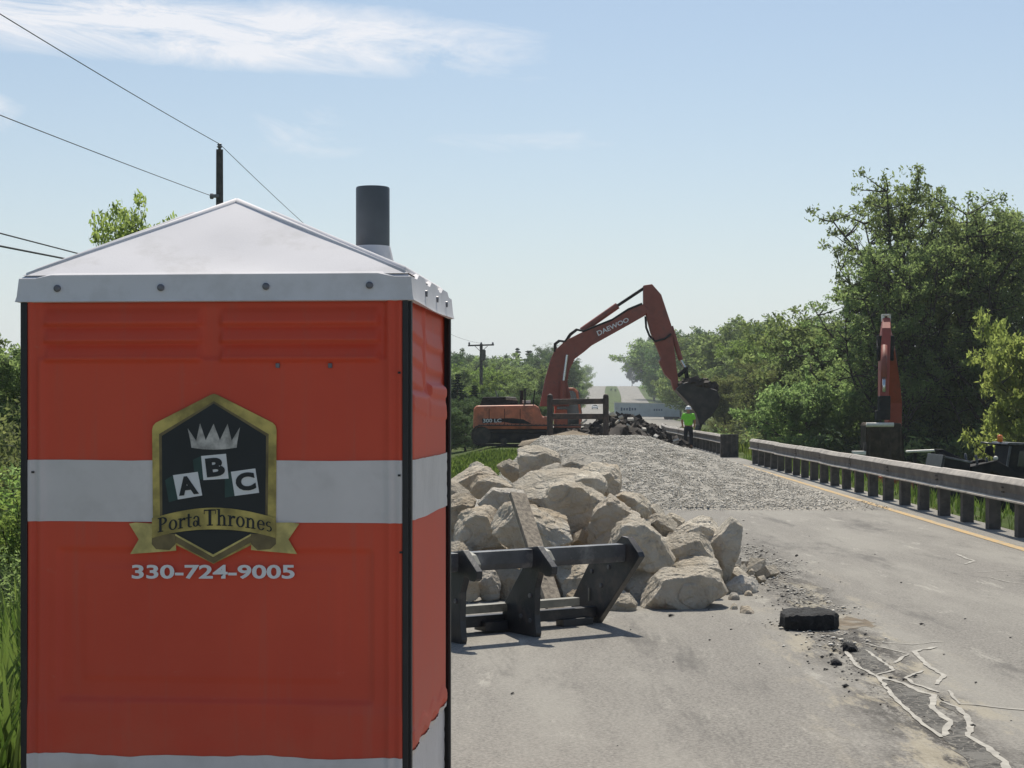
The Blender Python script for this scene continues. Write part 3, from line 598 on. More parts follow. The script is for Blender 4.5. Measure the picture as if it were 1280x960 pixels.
def serif_text():
    def ring(cx_, cy_, rx, ry, tk, tn, a0=0, a1=360, n=18):
        vs = []; 
        for i in range(n+1):
            a = R(a0+(a1-a0)*i/n); vs += [(cx_+rx*math.cos(a), cy_+ry*math.sin(a)), (cx_+(rx-tk)*math.cos(a), cy_+(ry-tn)*math.sin(a))]
        return vs, [(2*i, 2*i+1, 2*i+3, 2*i+2) for i in range(n)]
    def rect(a, b, c, d): return [(a, b), (c, b), (c, d), (a, d)], [(0, 1, 2, 3)]
    G = {'P': (.72, [rect(.1,0,.27,1), rect(0,0,.38,.07), rect(0,.93,.3,1), ring(.28,.735,.36,.265,.17,.07,-95,95)]),
     'o': (.66, [ring(.32,.33,.30,.35,.15,.06)]), 'r': (.54, [rect(.09,0,.24,.66), rect(0,0,.34,.06), rect(0,.60,.2,.66), ring(.40,.42,.20,.24,.07,.12,50,170), ring(.44,.57,.08,.08,.079,.079)]),
     't': (.44, [rect(.12,.08,.26,.86), rect(0,.58,.40,.65), ring(.30,.13,.17,.15,.12,.07,180,320)]),
     'a': (.62, [ring(.22,.19,.20,.20,.13,.06), rect(.34,.04,.48,.46), ring(.26,.44,.22,.24,.13,.07,0,165), ring(.54,.07,.09,.09,.06,.05,180,330)]),
     ' ': (.16, []), 'T': (.86, [rect(.31,0,.50,1), rect(.2,0,.61,.07), rect(0,.92,.81,1), rect(0,.72,.05,1), rect(.76,.72,.81,1)]),
     'h': (.76, [rect(.09,0,.24,1.02), rect(0,0,.33,.06), rect(0,.96,.2,1.02), ring(.38,.42,.22,.26,.14,.09,0,150), rect(.46,0,.60,.44), rect(.38,0,.70,.06)]),
     'n': (.76, [rect(.09,0,.24,.66), rect(0,0,.33,.06), rect(0,.60,.2,.66), ring(.38,.42,.22,.26,.14,.09,0,150), rect(.46,0,.60,.44), rect(.38,0,.70,.06)]),
     'e': (.60, [ring(.30,.33,.28,.35,.14,.06,15,330), rect(.06,.34,.55,.40)]), 's': (.50, [ring(.23,.49,.20,.19,.10,.06,40,270), ring(.23,.19,.21,.20,.10,.06,-140,90)])}
    txt = 'Porta Thrones'; tot = sum(G[c][0] for c in txt)*1.0; mb = MB(); x = 0
    for c in txt:
        w_, parts = G[c]
        for vs, fs in parts:
            pts = []
            for a, b in vs:
                q = (x+a)/tot; X = 174+(684-174)*q; base = 694-30*math.sin(math.pi*q)-2*q; pts.append(E(X, base-b*(63+9*math.sin(math.pi*q)), .0152))
            mb.add(pts, fs)
        x += w_
    mb.build('lettering', M['print'], emb, 'keep', local=True)
serif_text()
letter('330-724-9005', [(55,901),(778,901),(778,838),(55,838)], 'phone_number', 'white', .006, pot, bold=.026)
# ------------------------------------------------------------------ boulders
def hull(pts):
    pts = sorted(set(pts)); 
    def half(ps):
        o = []
        for p in ps:
            while len(o) > 1 and (o[-1][0]-o[-2][0])*(p[1]-o[-2][1])-(o[-1][1]-o[-2][1])*(p[0]-o[-2][0]) <= 0: o.pop()
            o.append(p)
        return o[:-1]
    return half(pts)+half(pts[::-1])
def boulder(pix, Y, seed, label, depth=None, sub=5, top=.75, group='limestone boulders dumped in a pile', name='boulder', m='rock', front=.55, tilt=1.0):
    rnd = random.Random(seed*13+5); ps = [P(x, y, Y) for x, y in pix]; H2 = hull([(p.x, p.z) for p in ps]); n = len(H2)
    A = Cx = Cz = 0
    for i in range(n):
        (x0, z0), (x1, z1) = H2[i], H2[(i+1) % n]; c = x0*z1-x1*z0; A += c; Cx += (x0+x1)*c; Cz += (z0+z1)*c
    Cx /= 3*A; Cz /= 3*A; wx = max(p[0] for p in H2)-min(p[0] for p in H2); wz = max(p[1] for p in H2)-min(p[1] for p in H2)
    ry = depth/2 if depth else .5*(wx*.55+wz*.45)
    pl = []
    for i in range(n):                                # the outline's own edges
        (x0, z0), (x1, z1) = H2[i], H2[(i+1) % n]; d = Vector((z1-z0, 0, -(x1-x0)));
        if d.length < 1e-5: continue
        d.normalize(); dist = d.x*(x0-Cx)+d.z*(z0-Cz)
        if dist < 0: d = -d; dist = -dist
        t = rnd.uniform(-.25, .25); up = d.z > .4; t = rnd.uniform(-.48, -.18)*tilt if up else t
        pl.append((Vector((d.x*math.cos(t), math.sin(t), d.z*math.cos(t))), max(dist*math.cos(t)+(math.sin(t)*ry*.45 if up else 0), .3*dist, .02)))
    sup = lambda v: max(v.x*(x-Cx)+v.z*(z-Cz) for x, z in H2)
    for k in range(3):                                # broad front facets and the lit shoulder above them
        v = Vector((rnd.uniform(-.75, .75), -1, rnd.uniform(-.22, .22))).normalized(); pl.append((v, ry*rnd.uniform(front, front+.25)+.35*max(0, sup(Vector((v.x, 0, v.z))))))
    for k in range(3):
        v = Vector((rnd.uniform(-.6, .6), -rnd.uniform(.12, .6), 1)).normalized(); s0 = sup(Vector((v.x, 0, v.z))); pl.append((v, (s0+ry*abs(v.y)*.6)*top*rnd.uniform(.80, 1.12)))
    for k in range(3):
        v = Vector((rnd.uniform(-.8, .8), 1, rnd.uniform(-.5, .6))).normalized(); pl.append((v, ry*rnd.uniform(.7, .95)))
    for k in range(6):
        v = Vector((rnd.gauss(0, 1), rnd.gauss(0, .7), rnd.gauss(0, 1))).normalized(); s0 = sup(Vector((v.x, 0, v.z))); pl.append((v, (s0+ry*abs(v.y)*.5)*rnd.uniform(.84, .96)))
    Np = np.array([p[0] for p in pl]); Dp = np.array([max(p[1], .03) for p in pl])
    bm = bmesh.new(); bmesh.ops.create_icosphere(bm, subdivisions=sub, radius=1); D = np.array([v.co for v in bm.verts])
    q = np.clip(D @ Np.T/Dp[None], 1e-3, None); kk = 110.0; r = (q**kk).sum(1)**(-1/kk)*1.005
    sz = min(wx, wz); off = Vector((seed*3.7, seed*1.3, seed*.7))
    for i, v in enumerate(bm.verts):
        p = Vector(D[i])*float(r[i]); f1 = 2.0/max(sz, .12)
        d = .034*mnoise.fractal(p*f1+off, 1.0, 2.0, 3)+.030*(abs(mnoise.noise(p*f1*2.3+off))-.25)+.016*mnoise.fractal(p*f1*5+off, .8, 2.1, 4)
        c = mnoise.voronoi(p*f1*.9+off)[0]; d += .045*(c[1]-c[0]-.3)-.03*max(0, .10-abs(mnoise.noise(p*f1*1.1+off*2)))/.10
        v.co = p+Vector(D[i])*(d*sz*1.05)
    me = bpy.data.meshes.new(name); bm.to_mesh(me); bm.free(); me.polygons.foreach_set('use_smooth', [True]*len(me.polygons)); me.set_sharp_from_angle(angle=R(15)); me.materials.append(M[m])
    o = bpy.data.objects.new(name, me); COL.objects.link(o); o.location = (Cx, Y, Cz); return tag(o, label, 'boulder' if name == 'boulder' else 'stone', group)
RK = [
 ([(647,559.5),(655,558),(683,556),(700,566),(701,580),(680,592),(650,600),(646,578)], 18.6, 'blocky squarish boulder topping the pile below the rusty frame'),
 ([(624,582),(635,572.5),(649,577.5),(651,595),(640,604),(629,590)], 18.2, 'small pointed boulder just left of the blocky boulder topping the pile'),
 ([(583,586),(594,573),(606,582),(604,598),(588,600)], 19.2, 'small peaked boulder farthest back at the left end of the pile'),
 ([(552,604),(591,584.5),(610,581),(622,588),(622,602),(600,618),(580,618),(556,616)], 17.9, 'long sloping slab at the back left of the pile with grass behind it'),
 ([(588,604),(596,592),(621,595),(642,605),(634,618),(616,616),(600,624),(588,614)], 17.3, 'wedge-shaped boulder with yellowish dusty right side, on the upper left of the pile'),
 ([(548,602),(566,601),(589,613),(589,622),(570,630),(548,628)], 17.0, 'low boulder beside the toilet, below the long sloping slab'),
 ([(545,625),(574,616),(591,617),(597,624),(592,636),(583,648),(568,662),(546,664)], 16.4, 'rounded boulder right beside the toilet at mid height of the pile'),
 ([(595,628),(616,609),(655,615),(659,625),(652,644),(619,648),(603,640)], 16.4, 'grey flat-faced boulder behind the top end of the plank'),
 ([(567,658),(575,640),(591,631),(607,632),(617.5,638),(621,650),(626,664),(638,676),(640,690),(600,694),(571,688)], 15.2, 'large rounded pale boulder above the left part of the steel frame'),
 ([(608,652),(624,632),(636,625),(663,629),(678,634),(708,651),(714,665),(713,682),(690,690),(655,694),(626,676)], 14.8, 'big bright boulder that the plank leans on'),
 ([(679,620),(686,607),(705,600),(727,602.5),(757,621),(754,645),(745,664),(722,668),(702,652),(684,636)], 15.7, 'largest grey-faced boulder at the centre of the pile'),
 ([(638,604),(670,592),(715,590),(747,593),(737,608),(692,622),(684,640),(660,632),(642,618)], 16.9, 'flat bright tan slab stretched across the upper middle of the pile'),
 ([(715,592),(744,590),(757,598),(759,609),(754,622),(738,622),(723,606)], 16.5, 'small rounded boulder just above the largest grey-faced one'),
 ([(699,579),(721,568),(742,572),(752,580),(738,594),(707,594)], 17.9, 'dark-fronted flat boulder high on the right of the pile'),
 ([(712,592),(737,580),(757,576),(770,582),(776,590),(776,612),(760,622),(745,616),(728,602)], 17.2, 'big rounded boulder on the upper right against the gravel'),
 ([(665,592),(678,584),(699,577),(709,591),(694,600),(670,600)], 17.7, 'low tan boulder between the blocky top boulder and the dark-fronted one'),
 ([(738,642),(763,618),(779,627.5),(802,643),(797,652),(778,668),(757,686),(736,688)], 15.1, 'peaked grey boulder directly above the right end of the top bar'),
 ([(769,618),(777,613),(801,617),(812,627.5),(813,645),(805,654),(788,640)], 16.6, 'brown shadowed boulder behind the peaked grey boulder'),
 ([(811,648),(822,638),(833,644),(848,657),(836,676),(828,678),(816,662)], 16.0, 'tilted tan boulder in the gap at the right shoulder of the pile'),
 ([(808,634),(816,628),(831,642),(834,652),(822,652)], 16.9, 'thin dark slab lying behind the tilted tan boulder'),
 ([(830,647),(840,640),(856,650),(850,662),(836,660)], 16.6, 'small tan rock at the back right rim of the pile'),
 ([(757,684),(770,655),(790,646),(806,647),(825,664),(833,683),(846,699),(840,708),(820,712),(792,710),(764,702)], 14.5, 'large stained boulder just right of the end of the steel frame'),
 ([(830,676),(848,666),(878,662),(883,669),(893,692),(894,700),(864,704),(836,694)], 14.8, 'pale boulder with bright sloping top at the right of the pile'),
 ([(832,674),(854,652),(870,644),(889,647),(899,658),(896,672),(886,680),(860,676)], 15.4, 'tan boulder with a dark right end, behind the bright sloping one'),
 ([(885,676),(900,661),(915,644),(928,655),(926,672),(914,700),(905,726),(896,722),(891,700)], 15.2, 'upright jagged slab standing at the right end of the pile'),
 ([(830,712),(850,703),(878,697),(896,699),(903,716),(896,728),(860,728)], 14.5, 'low flat slab lying behind the big front boulder'),
 ([(845,706),(850,693),(862,691),(877,693),(880,700),(866,708)], 14.7, 'small curved stone resting on the low flat slab'),
 ([(801,742),(814,717),(823,713),(864,709),(886,711),(903,719),(912,738),(886,755),(857,766),(812,769),(802,763)], 13.9, 'largest front boulder with bright top on the asphalt at the right foot of the pile'),
 ([(777,727),(795,711),(817,700),(834,712),(824,738),(808,754),(790,756)], 14.5, 'tan boulder wedged left of the largest front boulder'),
 ([(756,756),(775,742),(787,741),(797,752),(795,767),(760,769)], 13.6, 'small low boulder on the asphalt just right of the frame foot'),
 ([(904,742),(908,726),(926,717),(940,722),(946,732),(951,739),(930,744),(908,744)], 14.9, 'low tan boulder lying at the foot of the upright jagged slab'),
 ([(596,722),(606,709),(620,712),(627,728),(622,748),(602,750)], 14.3, 'grey boulder seen under the top bar between the left frame plates'),
 ([(622,716),(640,708),(662,714),(668,742),(640,762),(622,748)], 14.4, 'shaded boulder seen behind the centre plate of the frame'),
 ([(694,712),(722,704),(750,710),(762,738),(748,754),(706,754)], 14.5, 'grey boulder seen through the frame right of the plank'),
 ([(574,730),(582,716),(596,722),(600,744),(584,752)], 14.2, 'small shaded rock behind the left plates of the frame'),
 ([(545,690),(566,676),(590,682),(600,700),(584,716),(548,716)], 14.9, 'low pale rock behind the left end of the top bar'),
 ([(660,690),(690,684),(716,690),(720,708),(694,716),(664,712)], 15.0, 'shadowed rock just above the top bar under the bright boulder'),
 ([(722,664),(748,660),(760,690),(756,714),(728,716)], 15.4, 'deep shaded rock in the dark gap below the largest grey-faced boulder'),
]
for i, (pp, yy, lab) in enumerate(RK):
    big = (max(p[0] for p in pp)-min(p[0] for p in pp))
    steep = i+1 in (8, 11, 17, 22, 25, 28); boulder(pp, yy, i+1, lab, sub=6 if big > 60 else 5, top=1.05 if steep else .75, tilt=.35 if steep else 1.0)
for i, (pp, lab) in enumerate([
 ([(910,747),(914,741),(922,741),(926,748),(920,752),(911,751)], 'small pale stone right of the largest front boulder'),
 ([(924,765),(929,759),(936,757),(945,764),(940,769),(926,769)], 'small flat brown stone alone on the asphalt right of the boulder pile'),
 ([(930,743),(934,738),(940,740),(941,746),(932,747)], 'pebble-sized dark stone touching the low tan boulder'),
 ([(913,761),(917,755),(921,757),(922,763),(914,764)], 'tiny dark stone between the largest front boulder and the flat brown stone'),
 ([(1039,829),(1046,825),(1051,828),(1050,834),(1041,834)], 'single black crumb of asphalt near the broken asphalt slab'),
 ([(1051,814),(1056,803),(1068,803),(1074,812),(1066,817)], 'black broken lump where the pale crack lines begin'),
 ([(800,752),(806,748),(808,756),(800,757)], 'tiny stone at the left foot of the largest front boulder')]):
    yb = F*EYE/(max(p[1] for p in pp)-2-HY); boulder(pp, yb, 60+i, lab, sub=3, name='stone', m='asphaltc' if 'black' in lab else 'rock', group='loose stones on the asphalt', front=.8)
cone_heap('rubble', .45, 16.9, 0, .80, 1.65, M['dirt'], 'tan crushed fill showing in the gaps between the boulders', 'rubble', 9, kind='stuff', sy=1.2, sharp=1.0)
def rock_chips():
    rnd = random.Random(21); mb = MB()
    for i in range(420):
        a = rnd.uniform(0, 6.28); q = rnd.uniform(.25, 1.12)**.7; x = .55+1.85*q*math.cos(a); y = 16.4+2.3*q*math.sin(a); z = max(0, .80*(1-q))+.02; s_ = rnd.choice([.02, .03, .04, .06, .09])
        mb.add(chunk_verts(rnd, (x, y, z+s_*.3), s_, .7), BOXF)
    tag(mb.build('rock_chips', M['rock']), 'small broken limestone chips lying between and around the boulders', 'chips', kind='stuff')
rock_chips()
def asphalt_slab():
    rnd = random.Random(4); out = []
    for x, y in ((2.035,12.36),(2.14,12.30),(2.28,12.31),(2.40,12.33),(2.455,12.42),(2.45,12.62),(2.39,12.76),(2.2,12.80),(2.08,12.74),(2.03,12.56)): out.append((x, y))
    pts = []
    for (x0, y0), (x1, y1) in zip(out, out[1:]+out[:1]):
        for k in range(4): pts.append((x0+(x1-x0)*k/4+rnd.uniform(-.004, .004), y0+(y1-y0)*k/4+rnd.uniform(-.006, .006)))
    c = Vector((2.24, 12.55, 0)); n = len(pts); vs = []; lv = [(.97, .004), (1.0, .025), (.985, .05), (1.0, .075), (.99, .10), (.95, .118), (.8, .126), (.5, .13), (.25, .128)]
    for q, z in lv:
        for x, y in pts: vs.append((c.x+(x-c.x)*(q+rnd.uniform(-.03, .02)), c.y+(y-c.y)*(q+rnd.uniform(-.04, .02)), max(.004, z+rnd.uniform(-.008, .008)+(x-2.24)*.03*(z > .05))))
    fs = [(j*n+i, j*n+(i+1) % n, (j+1)*n+(i+1) % n, (j+1)*n+i) for j in range(len(lv)-1) for i in range(n)]+[tuple(range((len(lv)-1)*n, len(lv)*n)), tuple(range(n-1, -1, -1))]
    tag(MB().add(vs, fs).build('asphalt_slab', M['asphaltc'], smooth=True, auto=35), 'thick black slab of broken asphalt beside the crumbled joint in the road', 'slab')
asphalt_slab()
# ------------------------------------------------------------------ steel attachment frame and plank
FY = R(33); fu = Vector((math.cos(FY), math.sin(FY), 0)); fv = Vector((math.sin(FY), -math.cos(FY), 0))
f0 = Vector((.145, 12.0, .60)); fr = thing('fork_frame', (f0.x, f0.y, 0), 'black steel loader attachment frame with hooked plates standing on the asphalt before the boulders', 'attachment frame')
def bar_pt(px, py, v=0):                              # where a sight line meets the frame's plane at depth v behind/before the bar
    return on_plane(px, py, f0+fv*v, fv)
def plate(pix, u, th, name='hook_plate'):
    o = f0+fu*u; pts = [on_plane(x, y, o, fu) for x, y in pix]; return MB().prism(pts, fu*th).build(name, M['steel'], fr, bevel=.004)
cpl = [(653.6,685),(652.7,711),(640,735),(629,756),(626.5,777),(612,783),(611,790),(619,797),(633,801),(653,806),(664,806.5),(669,804),(670,792),(668,769),(669,734),(674,715),(679,717),(680.5,720),(686,721),(689.5,718),(690,709),(686,703),(672,683)]
o0 = f0.copy(); cw = [((p-o0).dot(fv), p.z) for p in (on_plane(x, y, o0, fu) for x, y in cpl)]
def plate_at(u, th):
    o = f0+fu*u; pts = [Vector((o.x, o.y, 0))+fv*v+Vector((0, 0, max(.004, z))) for v, z in cw]; return MB().prism(pts, fu*th).build('hook_plate', M['steel'], fr, bevel=.004)
pc = plate_at(0, .05)
ul = (on_plane(578, 700, f0, fv)-f0).dot(fu); plate_at(ul-.04, .05)
A_ = on_plane(540, 698, f0, fv); ur = (on_plane(781, 682, f0, fv)-f0).dot(fu); A0 = (A_-f0).dot(fu)
zt = lambda: .645
def along(u, v, z): return Vector((f0.x, f0.y, 0))+fu*u+fv*v+Vector((0, 0, z))
MB().prism([along(A0, -.085, .640), along(A0, .012, .640), along(A0, .012, .545), along(A0, .0, .505), along(A0, -.085, .505)], fu*(ur-A0)).build('top_bar', M['worn'], fr, bevel=.005)
for u in (.05, ul-.04+.05): 
    MB().prism([along(u-.012, .005, .652), along(u-.012, .10, .628), along(u-.012, .16, .565), along(u-.012, .145, .53), along(u-.012, .085, .60), along(u-.012, .0, .628)], fu*.06).build('hook', M['bare'], fr, bevel=.004)
rp = [(777,670),(784,672),(797,691),(744,781),(737,780),(716,771),(713,752),(737,702),(760,690)]
o1 = f0+fu*ur; rpts = [on_plane(x, y, o1, fu) for x, y in rp]; rpts = [Vector((p.x, p.y, max(.004, p.z))) for p in rpts]
rpl = MB().prism(rpts, fu*.03).build('end_plate', M['steel'], fr, bevel=.004)
q = [((p-o1).dot(fv), p.z) for p in rpts]
MB().prism([along(ur, q[1][0], q[1][1]+.004), along(ur, q[2][0], q[2][1]+.004), along(ur, q[2][0]+.02, q[2][1]-.03), along(ur, q[3][0]+.02, max(.004, q[3][1])), along(ur, q[3][0]-.02, max(.004, q[3][1])), along(ur, q[2][0]-.03, q[2][1]-.03)], fu*.055).build('end_flange', M['steel'], fr, bevel=.004)
MB().box(along(ur-.003, -.45, .22), (.02, .012, .10), Matrix.Rotation(FY, 3, 'Z')).build('slot', M['bare'], fr)
for u, v, z in ((0, -.02, .30), (0, -.14, .14), (0, -.02, .12), (ul-.04, -.02, .30), (ul-.04, -.14, .14), (ur, -.30, .30), (ur, -.42, .40), (ur, -.20, .45)):
    c_ = along(u-.012, v, z); MB().tube([c_, c_+fu*.02], .018, 6).build('bolt', M['worn'], fr, bevel=.003)
vb = -.36
def lowbar(u0, u1, z0, z1, v0, v1, m, nm): MB().prism([along(u0, v0, z1), along(u0, v1, z1), along(u0, v1, z0), along(u0, v0, z0)], fu*(u1-u0)).build(nm, M[m], fr, bevel=.004)
lowbar(ul-.1, ur-.18, .155, .215, vb-.05, vb+.03, 'bare', 'lower_bar')
lowbar(A0, ur, .05, .13, vb-.10, vb-.005, 'steel', 'bottom_bar')
lowbar(ur-.34, ur-.06, .004, .06, vb-.06, vb+.04, 'steel', 'foot')
for u in (0.012,): lowbar(u-.22, u-.02, .02, .09, -.46, -.30, 'steel', 'foot')
pa, pb = P(647, 618, 14.05), P(694, 762, 12.95)
mb = MB(); d = (pb-pa).normalized(); mb.beam(pa, pb+d*.05, .145, .045, up=(.35, -.75, .5)); tag(mb.build('plank', M['plank'], bevel=.004), 'weathered grey plank leaning on the boulders behind the steel frame', 'plank')
# ------------------------------------------------------------------ guardrails
YS = 1.45
def rail(name, y0, y1, label, posts_first=0):
    t = thing(name, (C(y0)+3.9, y0, 0), label, 'guardrail', 'guardrails along the road')
    zt_ = .77
    prof = [(0, 0), (-.10, -.085), (-.10, -.10), (-.085, -.125), (-.06, -.19), (-.075, -.25), (-.105, -.275), (-.105, -.285), (-.07, -.315), (-.066, -.315), (-.10, -.285), (-.055, -.19), (-.08, -.12), (-.09, -.085), (.0, -.012)]
    top = [(.02, -.004), (-.03, -.008), (-.085, -.070), (-.090, -.082), (-.06, -.082), (.02, -.03)]
    face = [(-.06, -.083), (-.078, -.084), (-.070, -.15), (-.060, -.20), (-.074, -.268), (-.05, -.268), (-.045, -.1)]
    lip = [(-.05, -.269), (-.080, -.269), (-.108, -.292), (-.105, -.312), (-.04, -.318)]
    y = y0
    while y < y1-.2:
        ye = min(y+3.81, y1); dz = random.uniform(-.008, .008); rp_ = None; dx = random.uniform(-.01, .01)
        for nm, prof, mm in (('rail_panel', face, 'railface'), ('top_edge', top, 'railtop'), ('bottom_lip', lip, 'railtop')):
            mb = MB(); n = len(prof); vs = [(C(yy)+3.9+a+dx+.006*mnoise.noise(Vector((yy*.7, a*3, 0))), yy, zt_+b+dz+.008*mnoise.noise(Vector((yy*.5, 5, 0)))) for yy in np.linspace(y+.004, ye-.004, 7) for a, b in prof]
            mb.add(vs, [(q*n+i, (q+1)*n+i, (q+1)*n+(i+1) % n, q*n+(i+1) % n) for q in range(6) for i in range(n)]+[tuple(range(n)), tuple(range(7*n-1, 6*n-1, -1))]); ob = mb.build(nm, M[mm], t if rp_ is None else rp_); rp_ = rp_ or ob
        bm_ = MB()
        for k in range(4): bm_.tube([(C(y+.1)+3.9-.055, y+.06+.05*(k % 2), zt_-.14-.06*(k//2)), (C(y+.1)+3.9-.088, y+.06+.05*(k % 2), zt_-.14-.06*(k//2))], .011, 6)
        tag(bm_.build('splice_bolts', M['post'], rp_), kind='stuff')
        y = ye
    pm = None; y = y0+.1
    while y < y1:
        c = Vector((C(y)+3.9+.085, y, 0)); g = float(T(c.x, c.y))
        if pm is None:
            mb = MB(); mb.box((0, 0, .0), (.165, .165, 1.3)); ob = mb.build('post', M['post'], t, local=True, bevel=.008); pm = ob
        else:
            ob = pm.copy(); COL.objects.link(ob); ob.parent = t
        ob.location = Vector((c.x, c.y, .735-.65+random.uniform(-.02, .02)))-Vector(t.location); ob.rotation_euler = (random.uniform(-.02, .02), random.uniform(-.015, .015), random.uniform(-.06, .06)); y += YS
    return t
rail('guardrail', 14.0, 50.4, 'long weathered guardrail on closely set posts along the right edge of the road')
r2 = rail('guardrail', 57.4, 106, 'farther guardrail beyond the gap, running behind the worker towards the hill')
c = Vector((C(57.2)+3.9, 57.2, 0)); mb = MB(); mb.box((c.x+.0, c.y-.05, .37), (.62, .12, .86)); 
for k in range(4): mb.box((c.x-.24+.16*k, c.y-.13, .37), (.06, .05, .82))
mb.build('end_board', M['post'], r2, bevel=.01)
# ------------------------------------------------------------------ big excavator working across the road
XY = 75.0; XO = Vector((0, XY, 0)); YA = Vector((0, 1, 0))
xs_ = lambda px: (px-CX)/F*XY
zs_ = lambda py: EYE-(py-HY)/F*XY
exc = thing('excavator', (xs_(680), XY, 0), 'large faded orange tracked excavator swinging its bucket across the closed road', 'excavator')
def slab(name, pix, d0, d1, m, parent, bevel=.03, Y=XY):          # outline in the machine's middle plane, thickness d0..d1 across it
    k = Y/XY
    return MB().prism([P(x, y, Y)+Vector((0, d0, 0)) for x, y in pix], Vector((0, d1-d0, 0))).build(name, m if not isinstance(m, str) else M[m], parent, bevel=bevel)
boom = slab('boom', [(674.5,508),(681,475),(688,450),(693,438.5),(706.6,426),(727,415.6),(760,403),(783.5,389),(804,380.5),(809,386),(807,394),(786,406),(740,431.6),(730,440),(718,449),(711,464),(709,478),(713,496),(711,508)], -.33, .33, 'exred', exc)
slab('stick', [(804,357),(814.5,355.5),(826,368.6),(838.5,406.4),(846.5,470.6),(848.5,488),(842,488),(838,475),(830.5,468),(823.6,452),(826,447.7),(813,415.6),(804,381)], -.26, .26, 'exred', exc)
def rod(name, a, b, r, m, dy=0, par=None, n=10):
    return MB().tube([P(*a, XY)+Vector((0, dy, 0)), P(*b, XY)+Vector((0, dy, 0))], r, n).build(name, M[m], par or exc, True, auto=40)
rod('stick_cylinder', (727,413.5), (772,382), .15, 'exred'); rod('cylinder_rod', (772,382), (806,359.5), .07, 'machine')
for dy in (-.48, .48): rod('boom_cylinder', (703,506), (704,476), .15, 'exred', dy); rod('cylinder_rod', (704,478), (708.5,444), .065, 'chrome', dy)
rod('bucket_cylinder', (838.5,408), (851,450), .11, 'exred'); rod('cylinder_rod', (851,450), (857,461), .06, 'chrome')
rod('linkage', (857,459), (859.5,479), .10, 'machine'); rod('linkage', (847,470), (858,461), .10, 'machine')
for dy, off in ((-.36, 0), (.36, 2)):
    MB().tube([P(x+off, y, XY)+Vector((0, dy*.9, 0)) for x, y in ((693,440),(693,430),(698,426),(706,427),(712,418),(720,412),(729,414))], .045, 6).build('hose', M['machine'], boom, True)
MB().tube([P(x, y, XY)+Vector((0, -.34, 0)) for x, y in ((806,396),(807,410),(811,420),(818,427),(830,424),(838,418))], .05, 6).build('hose', M['machine'], boom, True)
MB().tube([P(x, y, XY)+Vector((0, -.30, 0)) for x, y in ((728,415),(745,408),(765,400),(785,387),(802,380))], .05, 6).build('hose', M['machine'], boom, True)
bk = slab('bucket', [(843,487),(850,480),(863,476),(876,483),(894,488),(898,498),(894,510),(888,519),(880,526),(873,533.6),(868,517),(858,503)], -.75, .75, 'bucket', exc, .05)
for k in range(5): MB().beam(P(874, 531, XY)+Vector((0, -.62+.31*k, 0)), P(871, 541, XY)+Vector((0, -.62+.31*k, 0)), .10, .12).build('tooth', M['bucket'], bk, bevel=.01)
rnd = random.Random(5); mb = MB()
for k in range(80): q = rnd.random(); mb.add(chunk_verts(rnd, P(852+42*q, 482-6*math.sin(q*3.1)+6*q+rnd.uniform(-4, 5), XY)+Vector((0, rnd.uniform(-.7, .6), 0)), rnd.uniform(.08, .22), .6), BOXF)
tag(mb.build('spoil', M['debris'], bk), kind='stuff')
hs = slab('house', [(592,536),(593,511),(596,507),(668,506),(673,509),(677,520.5),(690,521),(690,536)], -1.5, 1.3, 'exorange', exc, .10)
slab('platform', [(600,541),(600,535),(735,535),(735,541)], -1.4, 1.4, 'machine', exc, .04)
slab('engine_hood', [(600,508),(604,496.5),(634,496),(645,496.5),(649,508)], -1.0, 1.0, 'machine', hs, .06)
slab('hood_vent', [(632.5,500),(632,496.2),(645,496.7),(647,501)], -1.03, -.4, 'bare', hs, .02)
for a, b in (((622,496),(619,488)), ): rod('antenna', a, b, .03, 'bare', 0, hs)
rod('exhaust', (652,507), (652,488), .09, 'machine', .3, hs); slab('mirror_frame', [(655,506),(655,486),(657,486),(657,504),(664,504),(664,506)], -1.0, -.94, 'machine', hs, .01)
slab('pale_box', [(653,504),(653,500.5),(663,500.5),(663,504)], -.9, -.5, 'paleb', hs, .01)
rod('handrail', (666,506), (668,488), .03, 'machine', -1.2, hs)
for x in (612, 631, 650): MB().box(P(x, 520, XY)+Vector((0, -1.503, -.05)), (.025, .02, .75)).build('panel_seam', M['machine'], hs)
MB().prism([P(x, y, XY)+Vector((0, -1.508, 0)) for x, y in ((621,523),(640,522.5),(654,524),(664,529.5),(640,529),(630,527),(604,529),(603,523))], (0, .02, 0)).build('dark_stripe', M['machine'], hs)
def XM(x, y, off): return P(x, y, XY)+Vector((0, off, 0))-Vector(exc.location)
letter('300 LC', [(604.5,528),(627,527.5),(627,523),(604.5,523.3)], 'lettering', 'white', -1.512, hs, XM, .02)
letter('DAEWOO', [(747.5,420.5),(786,402),(784,397),(745,414.5)], 'lettering', 'white', -.336, boom, XM, .02)
cab = slab('cab', [(693,536),(694,490),(699,484.5),(718,484.5),(723,489),(727,515),(727,536)], .25, 1.45, 'exorange', exc, .06)
slab('window', [(696,512),(697,491),(700,488),(716,488),(720,491),(724,514),(724,532),(710,532),(709,512)], .235, .26, 'glass', cab, .01)
slab('windscreen', [(721,489),(724.2,489),(728,515),(728,530),(724,530)], .4, 1.3, 'glass', cab, .01)
